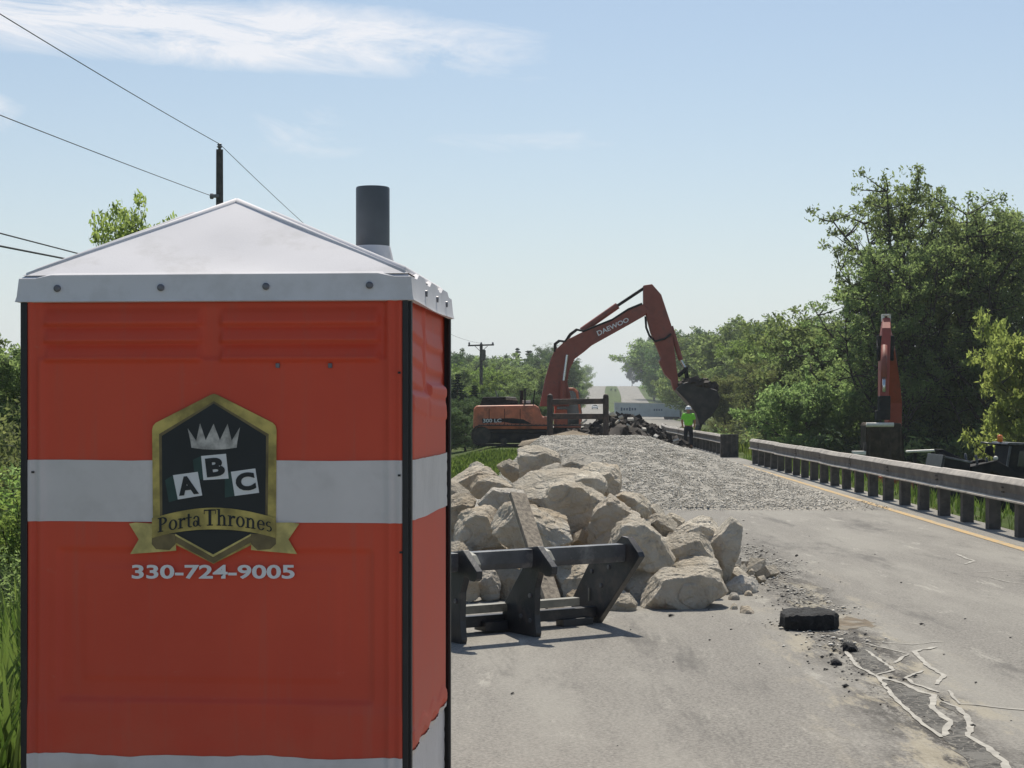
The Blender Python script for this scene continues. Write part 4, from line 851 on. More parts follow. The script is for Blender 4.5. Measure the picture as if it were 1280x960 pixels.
for dy in (-1.62, .98):                               # each crawler: frame, belt of shoes, rollers
    tr = slab('track_frame', [(604,553),(606,541),(748,541),(752,553)], dy+.12, dy+.5, 'machine', exc, .04)
    x0, x1, zb, zt2 = xs_(603), xs_(752), .05, .95; r_ = (zt2-zb)/2; path = []; Ln = 2*(x1-x0)+2*math.pi*r_; N_ = 76
    for i in range(N_):
        s_ = Ln*i/N_
        if s_ < x1-x0: p, a = (x0+s_, zt2), 0
        elif s_ < x1-x0+math.pi*r_: q = (s_-(x1-x0))/r_; p, a = (x1+r_*math.sin(q), zb+r_+r_*math.cos(q)), -q
        elif s_ < 2*(x1-x0)+math.pi*r_: p, a = (x1-(s_-(x1-x0)-math.pi*r_), zb), math.pi
        else: q = (s_-2*(x1-x0)-math.pi*r_)/r_; p, a = (x0-r_*math.sin(q), zb+r_-r_*math.cos(q)), math.pi-q
        path.append((p, a))
    me0 = None
    for p, a in path:
        if me0 is None:
            me0 = MB().box((0, 0, 0), (.19, .62, .05)).box((.07, 0, .035), (.03, .62, .04)).build('track_shoe', M['track'], exc, local=True); ob = me0
        else: ob = me0.copy(); COL.objects.link(ob); ob.parent = exc
        ob.location = Vector((p[0], XY+dy+.31, p[1]))-Vector(exc.location); ob.rotation_euler = (0, -a, 0)
    for px, rr in ((603, .40), (752, .40), (630, .16), (655, .16), (680, .16), (705, .16), (728, .16)):
        z = .5 if rr > .2 else .24; c_ = Vector((xs_(px), XY+dy+.08, z)); MB().tube([c_, c_+Vector((0, .46, 0))], rr, 16).build('wheel', M['track'], exc, True, auto=40)
# ------------------------------------------------------------------ rusty frame on the gravel
BY = 57.0; fz = lambda py: EYE-(py-HY)/F*BY
bf = thing('rusty_frame', P(722, 552, BY), 'rusty steel frame of two posts and two crossbars standing on the gravel before the excavator', 'steel frame')
for x, t0, b0 in ((687.5, 497, 558), (757.3, 497, 556)):
    mb = MB(); mb.tube([P(x, b0, BY), P(x, t0, BY)], .105, 10); p = mb.build('frame_post', M['rust'], bf, True, auto=40); MB().ball(P(x, t0-1.2, BY), .10, 2).build('post_cap', M['rust'], p, True)
for a, b in (((690,502.5),(754,501.5)), ((690,520.5),(754,520.5))):
    mb = MB(); mb.beam(P(*a, BY), P(*b, BY), .13, .19); mb.build('crossbar', M['rust'], bf, bevel=.02)
# ------------------------------------------------------------------ second excavator, standing low in the creek bed
E2 = 62.0; e2g = float(T(P(1108, 500, E2+4).x, E2+4))
def B2(px, py, dy=0): return P(px, py, E2+dy)
e2 = thing('excavator', (P(1110, 500, E2+5).x, E2+5, e2g), 'red-orange excavator seen end-on with raised boom and bucket behind the guardrail', 'excavator')
x2 = e2.location.x
MB().box((x2, E2+7.2, e2g+1.55), (2.7, 4.2, 1.15)).build('house', M['exorange'], e2, bevel=.1); MB().box((x2-.85, E2+5.6, e2g+2.0), (1.0, 1.5, 1.7)).build('cab', M['exorange'], e2, bevel=.08)
for s in (-1, 1):
    MB().box((x2+s*1.15, E2+6.3, e2g+.45), (.6, 4.6, .9)).build('track', M['track'], e2, bevel=.25)
bt, bb = B2(1107.5, 399, 1.6), Vector((x2+.25, E2+5.4, e2g+1.9)); bm2 = B2(1117, 500, 4.6)
def taper(name, pts, ws, hs_, m, par, bevel=.03):
    mb = MB(); n = len(pts); vs = []
    for i, p in enumerate(pts):
        d = (pts[min(i+1, n-1)]-pts[max(i-1, 0)]).normalized(); x = Vector((1, 0, 0)); z = x.cross(d).normalized()
        vs += [p-x*ws[i]/2-z*hs_[i]/2, p+x*ws[i]/2-z*hs_[i]/2, p+x*ws[i]/2+z*hs_[i]/2, p-x*ws[i]/2+z*hs_[i]/2]
    fs = [(4*i+j, 4*i+(j+1) % 4, 4*i+4+(j+1) % 4, 4*i+4+j) for i in range(n-1) for j in range(4)]+[(0, 1, 2, 3), (4*n-1, 4*n-2, 4*n-3, 4*n-4)]
    return mb.add(vs, fs).build(name, M[m], par, bevel=bevel)
taper('boom', [B2(1107.5, 412, 1.2), B2(1111, 430, 2.2), B2(1115.5, 470, 3.8), bm2, bb], [.30, .42, .48, .52, .6], [.5, .8, .9, .8, .7], 'exred2', e2)
stk = taper('stick', [B2(1107.5, 400, .9), B2(1106.5, 415, .5), B2(1105, 455, -.1), B2(1104, 500, -.5), B2(1104, 524, -.6)], [.30, .33, .33, .33, .32], [.3, .55, .6, .4, .3], 'exred2', e2)
mb = MB(); c_ = B2(1107.5, 397.5, .9)
for dx, dz, sx, sz in ((-.12, 0, .07, .26), (.12, 0, .07, .26), (0, .11, .3, .06), (0, -.11, .3, .06)): mb.box(c_+Vector((dx, 0, dz)), (sx, .3, sz))
mb.build('boom_head', M['paleb'], e2, bevel=.01)
for dx, m_ in ((-9, 'machine'), (8, 'machine')): MB().tube([B2(1107+dx, 424, .4), B2(1107+dx, 450, -.1)], .07, 8).build('hose', M[m_], stk, True)
for dx in (-7.5, 7): MB().box(B2(1107+dx, 428, .3), (.18, .3, .5)).build('pivot_plate', M['machine'], stk, bevel=.02)
MB().tube([B2(1105, 470, -.65), B2(1105, 490, -.85)], .06, 10).build('cylinder_rod', M['chrome'], stk, True)
MB().tube([B2(1105.5, 432, -.2), B2(1105, 472, -.68)], .11, 10).build('bucket_cylinder', M['exred'], stk, True)
MB().box(B2(1105, 504, -.75), (.42, .35, .55)).build('linkage', M['machine'], stk, bevel=.03); MB().box(B2(1103, 519, -.75), (.52, .35, .35)).build('linkage', M['machine'], stk, bevel=.03)
mb = MB(); mb.prism([B2(1082.5, 532, -.95), B2(1084, 528, -.9), B2(1127, 529, -.9), B2(1129, 545, -1.05), B2(1131, 575, -.9), B2(1129, 588, -.5), B2(1084, 588, -.5), B2(1083, 575, -.9)], (0, 1.0, 0)); b2 = mb.build('bucket', M['bucket2'], e2, bevel=.05)
MB().tube([B2(1083, 531, -.98), B2(1117, 531, -.98)], .085, 10).build('bucket_lip', M['paleb'], b2, True)
for k in range(4): MB().box(B2(1087+k*13, 560, -1.02), (.05, .06, 1.5)).build('wear_strip', M['bucket2'], b2, bevel=.01)
# ------------------------------------------------------------------ low things right of the excavator
def low(px, Y): x = P(px, 0, Y).x; return x, float(T(x, Y))
x, g = low(1150, 50); t = thing('trestle', (x, 50, g), 'white-topped narrow trestle behind the guardrail right of the raised bucket', 'trestle')
a, b = P(1133, 564.5, 50), P(1169, 563, 50); mb = MB(); mb.beam(a, b, .3, .07); mb.build('top_board', M['paleb'], t, bevel=.03)
for q in (.3, .92):
    p = a.lerp(b, q); MB().tube([p, Vector((p.x, p.y, g-.05))], .05, 8).build('leg', M['machine'], t, True)
x, g = low(1074, 56); t = thing('crate', (x, 56, g), 'small pale-topped crate on posts behind the guardrail left of the raised bucket', 'crate')
a, b = P(1066, 566, 56), P(1081, 566, 56); MB().beam(a, b, .4, .12).build('lid', M['paleb'], t, bevel=.01); MB().beam(a-Vector((-.03, 0, .2)), b-Vector((.03, 0, .2)), .36, .28).build('crate_side', M['bare'], t, bevel=.01)
for p, hh in ((a, .0), (b, .35)): MB().tube([p+Vector((0, 0, hh)), Vector((p.x, p.y, g-.05))], .05, 8).build('post', M['machine'], t, True)
LY = 42.0; x, g = low(1225, LY); ld = thing('compact_loader', (x, LY, g), 'dark compact loader with amber beacon and glazed cab behind the guardrail at the right', 'loader')
def L2(px, py, dy=0): return P(px, py, LY)+Vector((0, dy, 0))
def lslab(name, pix, d0, d1, m, par=ld, bevel=.03): return MB().prism([L2(px, py, d0) for px, py in pix], (0, d1-d0, 0)).build(name, M[m], par, bevel=bevel)
gy_ = HY+(EYE-g)/LY*F
lb = lslab('bucket', [(1166,597),(1170,569),(1176,570),(1203,577),(1203,610),(1190,640),(1164,640)], -.75, .75, 'machine'); lslab('cutting_edge', [(1163,600),(1169,567.5),(1172,568),(1167,602)], -.78, .78, 'steel', lb, .01)
lslab('bucket_rim', [(1169,568.5),(1204,575.5),(1204,578),(1169,571)], -.78, -.70, 'worn', lb, .01); lslab('bucket_back', [(1176,562),(1182,562),(1206,574),(1206,580),(1180,572)], .2, .7, 'machine', lb, .01)
lslab('lift_arm', [(1203,582),(1236,574),(1262,590),(1300,590),(1300,604),(1256,604),(1232,588),(1204,598)], -.72, -.52, 'machine'); lslab('lift_arm', [(1203,582),(1236,574),(1262,590),(1300,590),(1300,604),(1256,604),(1232,588),(1204,598)], .52, .72, 'machine')
lslab('engine_block', [(1204,583),(1240,578),(1240,640),(1204,640)], -.5, .5, 'machine')
for px, h_ in ((1199, 566), (1212, 568), (1225, 571)): MB().tube([L2(px, h_, -.55), L2(px+3, 584, -.55)], .03, 6).build('hydraulic_hose', M['worn'], ld, True)
for px, py in ((1236, 572), (1239.5, 581)): MB().ball(L2(px, py, -.6), .06, 2).build('lamp', M['paleb'], ld, True)
lc = lslab('cab', [(1246,640),(1248,596),(1253,556.5),(1257,554.5),(1304,557),(1306,640)], -.62, .62, 'machine'); lslab('cab_roof', [(1249,555),(1250,552.5),(1258,552.5),(1308,555),(1308,558)], -.7, .7, 'worn', lc, .01)
lslab('cab_window', [(1262,582),(1265,563),(1296,564),(1297,584)], -.635, -.61, 'glass', lc, .006); lslab('seat', [(1271,578),(1271,569),(1275,566),(1279,569),(1279,578)], -.645, -.633, 'machine', lc, .005); MB().beam(L2(1247.5, 594, -.64), L2(1253.5, 557, -.64), .06, .05).build('cab_post', M['worn'], lc, bevel=.01)
MB().tube([L2(1226, 553, 0), L2(1250, 556, 0)], .025, 6).build('mirror_arm', M['worn'], lc, True); lslab('mirror', [(1231,566),(1233,558),(1241,556),(1243,572)], .0, .05, 'machine', lc, .01)
MB().lathe(L2(1250, 551, 0), [(.04, -.03), (.07, -.02), (.07, .11), (.045, .15), (.01, .155)], 14).build('beacon', M['beacon'], lc, True)
for px in (1222, 1284):
    for dy in (-.8, .8):
        c_ = Vector((L2(px, 0).x, LY+dy-.14, g+.40)); w_ = MB().tube([c_, c_+Vector((0, .28, 0))], .42, 20).build('wheel', M['tyre'], ld, True, auto=40)
# ------------------------------------------------------------------ trailer and car far down the road
TY = 340.0; tg = float(hill(TY)); xa, xb = P(768.5, 0, TY).x, P(850, 0, TY).x
tl = thing('semi_trailer', ((xa+xb)/2, TY, tg), 'long blue-grey box trailer standing across the road far behind the rubble', 'trailer')
tk = lambda px, py, dy=0: P(px, py, TY)+Vector((0, dy, 0))
body = MB().prism([tk(768.5, 503), tk(849.5, 504.5), tk(849.5, 521), tk(769, 520)], (0, 2.6, 0)).build('box_body', M['trailer'], tl, bevel=.04)
MB().prism([tk(768.3, 502.8, -.06), tk(849.8, 504.3, -.06), tk(849.8, 505.2, -.06), tk(768.3, 503.7, -.06)], (0, 2.7, 0)).build('top_rail', M['paleb'], body)
for i in range(6): MB().box(tk(777+i*3.4, 511.5, -.03), (.36, .04, .5 if i % 3 else .7)).build('faded_lettering', M['bluep'], body)
for i in range(4): MB().box(tk(818+i*3, 512.4, -.03), (.3, .03, .35)).build('faded_lettering', M['bluep'], body)
for px in (834, 839.5, 846):
    for dy in (.1, 2.1): c_ = Vector((tk(px, 0).x, TY+dy, tg+.5)); MB().tube([c_, c_+Vector((0, .35, 0))], .5, 14).build('wheel', M['tyre'], tl, True, auto=40)
MB().prism([tk(832, 520.5, .3), tk(849, 521, .3), tk(849, 523, .3), tk(832, 522.6, .3)], (0, 2, 0)).build('bogie', M['machine'], tl)
for dy in (.4, 2): MB().box(tk(785, 521.5, dy), (.15, .15, .9)).build('landing_leg', M['machine'], tl)
cy = 530.0; cg = float(hill(cy)); cx0 = P(743.5, 0, cy).x
car = thing('car', (cx0, cy, cg), 'tiny white car coming down the left lane from the hill crest', 'car')
pr = [(-.95, .25), (.95, .25), (.97, .75), (.88, .95), (.72, 1.45), (-.72, 1.45), (-.88, .95), (-.97, .75)]
MB().prism([Vector((cx0+a, cy-2.1, cg+.02+b)) for a, b in pr[:4]+[(-.88, .95), (-.97, .75)]], (0, 4.2, 0)).build('body', M['carw'], car, bevel=.08)
MB().prism([Vector((cx0+a, cy-.9, cg+b)) for a, b in ((-.86, .95), (.86, .95), (.70, 1.45), (-.70, 1.45))], (0, 2.2, 0)).build('cabin', M['carw'], car, bevel=.06)
MB().prism([Vector((cx0+a, cy-.93, cg+b)) for a, b in ((-.74, 1.0), (.74, 1.0), (.62, 1.4), (-.62, 1.4))], (0, .04, 0)).build('windscreen', M['glass'], car)
for sx in (-.8, .8):
    for dy in (-1.35, 1.35): c_ = Vector((cx0+sx-.1, cy+dy, cg+.33)); MB().tube([c_, c_+Vector((.2, 0, 0))], .32, 12).build('wheel', M['tyre'], car, True)
# ------------------------------------------------------------------ the worker
def skin_mesh(name, verts, edges, radii, m, parent, sub=2):
    me = bpy.data.meshes.new(name); me.from_pydata([tuple(v) for v in verts], edges, []); o = bpy.data.objects.new(name, me); COL.objects.link(o)
    if parent: o.parent = parent
    md = o.modifiers.new('skin', 'SKIN'); md.use_smooth_shade = True
    for i, r_ in enumerate(radii):
        sv = me.skin_vertices[0].data[i]; sv.radius = r_ if hasattr(r_, '__len__') else (r_, r_); sv.use_root = (i == 0)
    if sub: s_ = o.modifiers.new('sub', 'SUBSURF'); s_.levels = sub; s_.render_levels = sub
    me.materials.append(m); return o
def worker():
    Y = 70.5; x = P(860.5, 0, Y).x; g = max(0, float(mound(np.array(x), np.array(Y)))); t = thing('person', (x, Y, g), 'worker in lime shirt, dark trousers and white hard hat standing before the excavator bucket', 'person', rz=R(-8))
    V = [(0,0,.95),(0,0,1.10),(0,.01,1.30),(0,.01,1.44),(0,.0,1.52),(0,.01,1.60),(0,.01,1.70)]; E_ = [(0,1),(1,2),(2,3),(3,4),(4,5),(5,6)]; Rr = [(.16,.11),(.15,.10),(.18,.11),(.13,.09),(.055,.055),(.085,.095),(.075,.085)]
    def chain(start, pts, rs):
        pv = start
        for p, r_ in zip(pts, rs): V.append(p); Rr.append(r_); E_.append((pv, len(V)-1)); pv = len(V)-1
        return pv
    for s in (-1, 1):
        chain(0, [(s*.10,0,.86),(s*.115,.01,.50),(s*.125,-.015,.10),(s*.135,.10,.05)], [.09,.065,.048,.045])
        h = chain(3, [(s*.20,0,1.42),(s*.275,-.02,1.17),(s*.255,.13,.98),(s*.245,.17,.93)], [.065,.05,.036,.032])
        for k in range(4): chain(h, [(s*(.232+.012*k),.20-.004*k,.895),(s*(.232+.012*k),.215-.004*k,.86)], [.011,.009])
        chain(h, [(s*.215,.19,.92),(s*.205,.21,.895)], [.011,.009])
    skin_mesh('body', V, E_, Rr, M['skin'], t, 1)
    V = [(0,0,.93),(0,0,1.10),(0,.01,1.30),(0,.01,1.43),(0,.0,1.49)]; E_ = [(0,1),(1,2),(2,3),(3,4)]; Rr = [(.205,.145),(.195,.135),(.215,.14),(.165,.115),(.075,.075)]
    for s in (-1, 1): chain(3, [(s*.20,0,1.42),(s*.265,-.015,1.20)], [.085,.075])
    skin_mesh('shirt', V, E_, Rr, M['hiviz'], t, 2)
    V = [(0,0,1.0),(0,0,.90)]; E_ = [(0,1)]; Rr = [(.175,.125),(.18,.13)]
    for s in (-1, 1): chain(1, [(s*.105,0,.80),(s*.12,.01,.48),(s*.13,-.01,.12)], [.105,.085,.07])
    skin_mesh('trousers', V, E_, Rr, M['trouser'], t, 2)
    for s in (-1, 1): MB().ball((s*.135, .06, .055), (.055, .14, .06), 2).build('boot', M['boot'], t, True, local=True)
    MB().lathe((0, .01, 1.655), [(.165, 0), (.165, .012), (.125, .02), (.118, .08), (.09, .13), (.04, .155), (.004, .16)], 18).build('hard_hat', M['hat'], t, True, local=True)
worker()
# ------------------------------------------------------------------ poles and wires
def pole(px, top, Y, r, label, cross=None):
    p = P(px, top, Y); g = float(T(p.x, Y)); t = thing('utility_pole', (p.x, Y, g), label, 'utility pole')
    MB().tube([Vector((p.x, Y, g-.3)), p], [r*1.35, r], 12).build('pole_shaft', M['pole'], t, True, auto=50)
    return t, p
pA, tA = pole(274.5, 187, 50, .105, 'dark utility pole rising behind the toilet roof')
MB().lathe(tA, [(.03, 0), (.05, .05), (.09, .08), (.05, .12), (.08, .15), (.03, .19)], 10).build('insulator', M['insul'], pA, True)
sa = P(268, 245, 49.9); MB().box(sa+Vector((.03, 0, 0)), (.22, .12, .10)).build('bracket', M['insul'], pA, bevel=.01); MB().lathe(sa+Vector((-.08, 0, -.09)), [(.05, 0), (.07, .06), (.05, .16)], 8).build('insulator', M['insul'], pA, True)
pB, tB = pole(601.5, 430, 155, .14, 'distant utility pole with a crossarm above the excavator counterweight')
MB().beam(P(585, 432, 154.8), P(617.5, 431, 154.8), .12, .14).build('crossarm', M['pole'], pB, bevel=.01)
for px in (586.5, 601.5, 616): MB().lathe(P(px, 431, 154.8), [(.06, 0), (.1, .1), (.06, .25)], 8).build('insulator', M['insul'], pB, True)
MB().lathe(P(604.5, 450, 154.6), [(.02, -.1), (.2, 0), (.2, .9), (.05, 1.0)], 12).build('transformer', M['post'], pB, True, auto=40)
for sx in (-1, 1): MB().beam(P(601.5+sx*8, 432.5, 154.75), P(601.5, 440, 154.75), .04, .05).build('brace', M['pole'], pB)
def wire(a, b, sag, r, label, n=36):
    a = Vector(a); b = Vector(b); pts = [a.lerp(b, i/n)-Vector((0, 0, sag*4*(i/n)*(1-i/n))) for i in range(n+1)]
    mb = MB(); mb.tube(pts, r, 5, False); tag(mb.build('power_line', M['wire'], smooth=True), label, 'power line', 'overhead lines along the road')
tt = tA+Vector((0, 0, .17))
wire(tt, P(0, 1, 30)+(P(0, 1, 30)-tt)*1.6, .25, .011, 'thin wire climbing left from the top of the near pole'); wire(tt, P(601.5, 429, 154.8), 1.3, .010, 'thin wire from the near pole top down to the distant crossarm')
s0 = sa+Vector((-.08, 0, 0)); wire(s0, P(0, 136, 30)+(P(0, 136, 30)-s0)*1.6, .12, .010, 'thin wire running left from the bracket of the near pole')
for py0, py1, r_, z_, lab in ((291.5, 317.5, .016, -1.1, 'upper of the two thick cables entering behind the toilet roof'), (307.5, 327, .022, -1.5, 'lower and thickest cable entering behind the toilet roof')):
    a = P(0, py0, 34); b = P(100, py1, 40); d = (b-a); e = a+d*((50-34)/6); wire(a-d*5, e, 0, r_, lab)
    MB().tube([e-Vector((.12, 0, 0)), e+Vector((.9, .1, 0))], .03, 6).build('cable_clamp', M['insul'], pA, True)
# ------------------------------------------------------------------ trees
def leaf_cloud(rng, centers, radii, per, size, flat=.75, droop=0):
    n = len(centers)*per; c = np.repeat(np.asarray(centers), per, 0); r = np.repeat(np.asarray(radii), per)
    d = rng.normal(0, 1, (n, 3)); d /= np.linalg.norm(d, axis=1)[:, None]; p = c+d*(r*rng.random(n)**.45)[:, None]*np.array([1, 1, flat]); p[:, 2] -= droop*rng.random(n)*r
    a = rng.normal(0, 1, (n, 3)); a /= np.linalg.norm(a, axis=1)[:, None]; b = np.cross(a, rng.normal(0, 1, (n, 3))); b /= np.linalg.norm(b, axis=1)[:, None]
    s = size*rng.uniform(.55, 1.3, n)[:, None]; l = a*s; w_ = b*s*.42
    V = np.stack([p-l, p+w_-l*.1, p+l, p-w_+l*.1], 1).reshape(-1, 3); Fq = np.arange(n*4).reshape(-1, 4); return V, Fq
def tree_proto(seed, H, kind, per, size):
    """returns (trunk builder, leaf verts, leaf faces) of a tree of height H standing on the origin"""
    rng = np.random.default_rng(seed); rnd = random.Random(seed); mb = MB(); cen = []; rad = []
    def limb(p, d, ln, r, lvl, up):
        pts = [p]; q = p.copy(); dd = d.copy(); k = 5
        for i in range(k):
            dd = (dd+Vector((rnd.gauss(0, .13), rnd.gauss(0, .13), rnd.gauss(0, .08)+up))).normalized(); q = q+dd*(ln/k); pts.append(q.copy())
        mb.tube(pts, [r*(1-.8*i/k) for i in range(k+1)], 5 if lvl else 8, False); return pts
    if kind == 'conifer':
        mb.tube([Vector((0, 0, -.3)), Vector((0, 0, H*.98))], [H*.016, H*.002], 6); z = H*.06
        while z < H*.98:
            f = 1-z/H; R_ = H*.20*f**.8*rnd.uniform(.8, 1.15)+.08; m_ = max(4, int(7*f+4))
            for k in range(m_):
                a = rnd.uniform(0, 6.28); L_ = R_*rnd.uniform(.6, 1.1)
                for q in (.35, .62, .9): cen.append((math.cos(a)*L_*q, math.sin(a)*L_*q, z-L_*q*.22)); rad.append(.06*H*(.5+f)*.6)
            z += H*.035
        return mb, leaf_cloud(rng, cen, rad, per, size, .5, .3)
    if kind == 'shrub':
        for k in range(9):
            a = rnd.uniform(0, 6.28); t = rnd.uniform(.1, .8); pts = limb(Vector((0, 0, -.1)), Vector((math.cos(a)*t, math.sin(a)*t, 1)), H*rnd.uniform(.6, .95), H*.015, 1, .02)
            for p in pts[1:]:
                for j in range(3): cen.append((p.x+rnd.gauss(0, H*.13), p.y+rnd.gauss(0, H*.13), max(.1, p.z+rnd.gauss(0, H*.08)))); rad.append(H*.12)
        return mb, leaf_cloud(rng, cen, rad, per, size)
    tall = kind == 'tall'; tr = limb(Vector((0, 0, -.4)), Vector((rnd.gauss(0, .03), rnd.gauss(0, .03), 1)), H*.86, H*(.020 if tall else .022), 0, .12)
    nl = 24 if tall else 16
    for i in range(nl):
        t = (.22 if tall else .16)+((.90 if tall else .80)-(.22 if tall else .16))*(i+.5)/nl; j = min(4, int(t*5)); p = tr[j].lerp(tr[j+1], t*5-j); a = i*2.4+rnd.uniform(-.5, .5)
        prof = (math.sin(math.pi*min(1, (t-.05)*1.12))**.7) if tall else math.sin(math.pi*min(1, t*1.02+.06))**.6
        L_ = H*(.27 if tall else .36)*prof*rnd.uniform(.7, 1.2)+H*.06; e = rnd.uniform(.6, 1.5) if tall else rnd.uniform(.15, .8)
        pts = limb(p, Vector((math.cos(a), math.sin(a), e)), L_, H*.0075, 1, .07)
        for k in range(2, 6):
            p2 = pts[k]
            for _ in range(3 if tall else 4):
                b = rnd.uniform(0, 6.28); sp = limb(p2, Vector((math.cos(b), math.sin(b), rnd.uniform(-.2, .8))), L_*rnd.uniform(.25, .45), H*.0028, 2, .03)
                for q in sp[2::3]+[sp[-1]]: cen.append((q.x, q.y, q.z)); rad.append(H*rnd.uniform(.014, .036) if tall else H*rnd.uniform(.035, .065))
    for q in tr[4:]:
        for _ in range(10): cen.append((q.x+rnd.gauss(0, H*.04), q.y+rnd.gauss(0, H*.04), q.z+rnd.gauss(0, H*.05))); rad.append(H*.035)
    return mb, leaf_cloud(rng, cen, rad, per, size)
PR = {}
def get_proto(kind, i):
    if (kind, i) not in PR:
        H, per, size = {'tall': (14, 27, .088), 'broad': (9, 34, .125), 'conifer': (10, 14, .15), 'shrub': (2.4, 40, .055), 'thin': (9, 16, .11)}[kind]
        mb, (V, Fq) = tree_proto(hash((kind, i)) % 1000 if False else {'tall': 10, 'broad': 30, 'conifer': 50, 'shrub': 70, 'thin': 90}[kind]+i, H, 'broad' if kind == 'thin' else kind, per, size)
        root = bpy.data.objects.new('tree', None); COL.objects.link(root)
        mb.build('trunk', M['bark'], root, True, local=True); cr = np_mesh('crown', V, Fq, M['leaf_mid'], root); cr['kind'] = 'stuff'
        PR[(kind, i)] = [root, False, float(np.percentile(V[:, 2], 98.0 if kind == 'tall' else 99.5))]
    return PR[(kind, i)]
def tree(kind, i, px, top, Y, wide, leaf, label, group=None, name='tree', cat='tree', xy=None):
    pr = get_proto(kind, i)
    while not xy and px > 760 and Y > 150 and name == 'tree' and P(px, 0, Y).x-float(C(Y)) < 8.5 and Y < 900: Y *= 1.04
    x = xy[0] if xy else P(px, 0, Y).x; Y = xy[1] if xy else Y; g = float(T(x, Y)); H = (EYE-(top-HY)/F*Y)-g if not xy else top
    if pr[1]: o = copy_tree(pr[0])
    else: o = pr[0]; pr[1] = True
    o.name = name; o.location = (x, Y, g-.03); s = H/pr[2]; o.scale = (s*wide, s*wide, s); o.rotation_euler = (0, 0, random.uniform(0, 6.28))
    for ch in o.children:
        if ch.name.startswith('crown'): ch.material_slots[0].link = 'OBJECT'; ch.material_slots[0].material = M[leaf]
    for k_ in ('label', 'category', 'group'):
        if k_ in o: del o[k_]
    return tag(o, label, cat, group)
GR = 'woodland right of the road'; GL = 'woodland left of the road'; GF = 'trees lining the road towards the crest'
# right: the tall stand by the creek
for a in [('tall',0,1178,236,84,.86,'leaf_mid','tallest tree with an airy crown right of the second excavator boom'),
          ('tall',1,1124,306,80,.9,'leaf_mid','tall tree directly behind the second excavator boom'),
          ('tall',2,1238,262,80,1.0,'leaf_mid','tall thin-crowned tree at the right edge behind the yellow-green tree'),
          ('tall',1,1205,290,92,1.1,'leaf_mid','tall dark tree half hidden behind the tallest tree'),
          ('tall',0,1296,275,86,1.1,'leaf_mid','tall tree cut by the right edge of the picture'),
          ('tall',2,1078,356,86,1.0,'leaf_mid','lower left tree of the tall stand, stepping down towards the road'),
          ('broad',0,1284,376,66,.62,'leaf_yellow','yellow-green tree at the right edge above the compact loader'),
          ('broad',2,1335,392,64,.7,'leaf_yellow','second yellow-green tree cut by the right edge'),
          ('broad',1,1060,395,95,1.0,'leaf_mid','round tree left of the second excavator boom'),
          ('tall',2,1025,405,110,1.3,'leaf_mid','round tree at the left foot of the tall stand'),
          ('broad',0,1190,430,88,.9,'leaf_mid','dark leafy understorey tree below the tallest tree'),
          ('broad',2,1135,440,84,.8,'leaf_mid','dark understorey tree right behind the second excavator boom'),
          ('broad',1,1245,450,84,.8,'leaf_mid','dark understorey tree above the compact loader cab'),
          ('broad',3,1085,455,90,.9,'leaf_mid','understorey tree behind the pale-topped crate'),
          ('broad',2,1035,480,84,1.0,'leaf_mid','low bushy tree behind the far end of the long guardrail'),
          ('tall',2,985,462,96,1.1,'leaf_olive','olive bushy tree beyond the gap between the guardrails'),
          ('tall',0,945,452,118,1.15,'leaf_olive','olive-tinted tree right of the excavator bucket'),
          ('broad',3,905,470,130,.8,'leaf_olive','olive tree directly behind the excavator bucket'),
          ('tall',1,1005,425,120,1.25,'leaf_light','bright green tree left of the tall stand'),
          ('broad',2,960,425,150,1.0,'leaf_light','spring green tree above the olive-tinted trees')]:
    tree(*a, group=GR)
lab = ['dark green tree in the wooded slope right of the far road', 'mid green tree in the wooded slope right of the far road', 'spring green tree in the wooded slope right of the far road']
for k, (kind, i, px, top, Y, wd, lf) in enumerate([('broad',0,1000,398,185,1.2,0),('broad',1,970,402,195,1.2,1),('broad',2,935,406,205,1.2,1),('broad',3,905,412,220,1.2,0),('broad',1,880,416,235,1.1,1),('broad',0,860,418,255,1.2,0),('broad',2,846,424,270,1.1,1),
        ('broad',3,925,432,190,1.1,1),('broad',0,895,442,205,1.0,2),('broad',2,868,446,225,1.0,1),('broad',1,990,440,160,1.0,1),('broad',3,1018,420,150,1.1,0),('broad',1,848,452,240,.95,2),('broad',0,875,470,205,1.0,0),
        ('broad',2,915,478,170,1.0,0),('broad',3,955,482,150,1.0,0),('broad',1,1045,440,130,1.0,0)]):
    tree(kind, i, px, top, Y, wd, ['leaf_dark', 'leaf_mid', 'leaf_light'][lf], lab[lf], GR)
for kind, i, px, top, Y, wd, lf, lb_ in [('broad',0,818,423,640,.75,'needle','dark tall tree right of the crest, foremost of the dark clump'), ('broad',1,833,421,650,.8,'needle','dark tall tree at the right of the clump beside the crest'), ('broad',2,803,433,770,.62,'needle','dark tree nearest the crest on its right side'),
        ('broad',3,790,450,880,.6,'needle','small dark tree at the right shoulder of the crest'), ('broad',3,836,446,480,.9,'leaf_light','light green round tree above the trailer'), ('broad',1,850,440,430,.9,'leaf_mid','mid green tree above the right end of the trailer'), ('broad',0,842,470,440,.8,'leaf_dark','dark bush above the right half of the trailer'),
        ('broad',2,868,480,330,.9,'leaf_mid','leafy bush at the right end of the trailer'), ('broad',2,886,490,250,.9,'leaf_olive','olive bush behind the bucket and right of the trailer'), ('broad',1,818,480,620,.8,'leaf_mid','low bush right of the far road above the trailer')]:
    tree(kind, i, px, top, Y, wd, lf, lb_, GF)
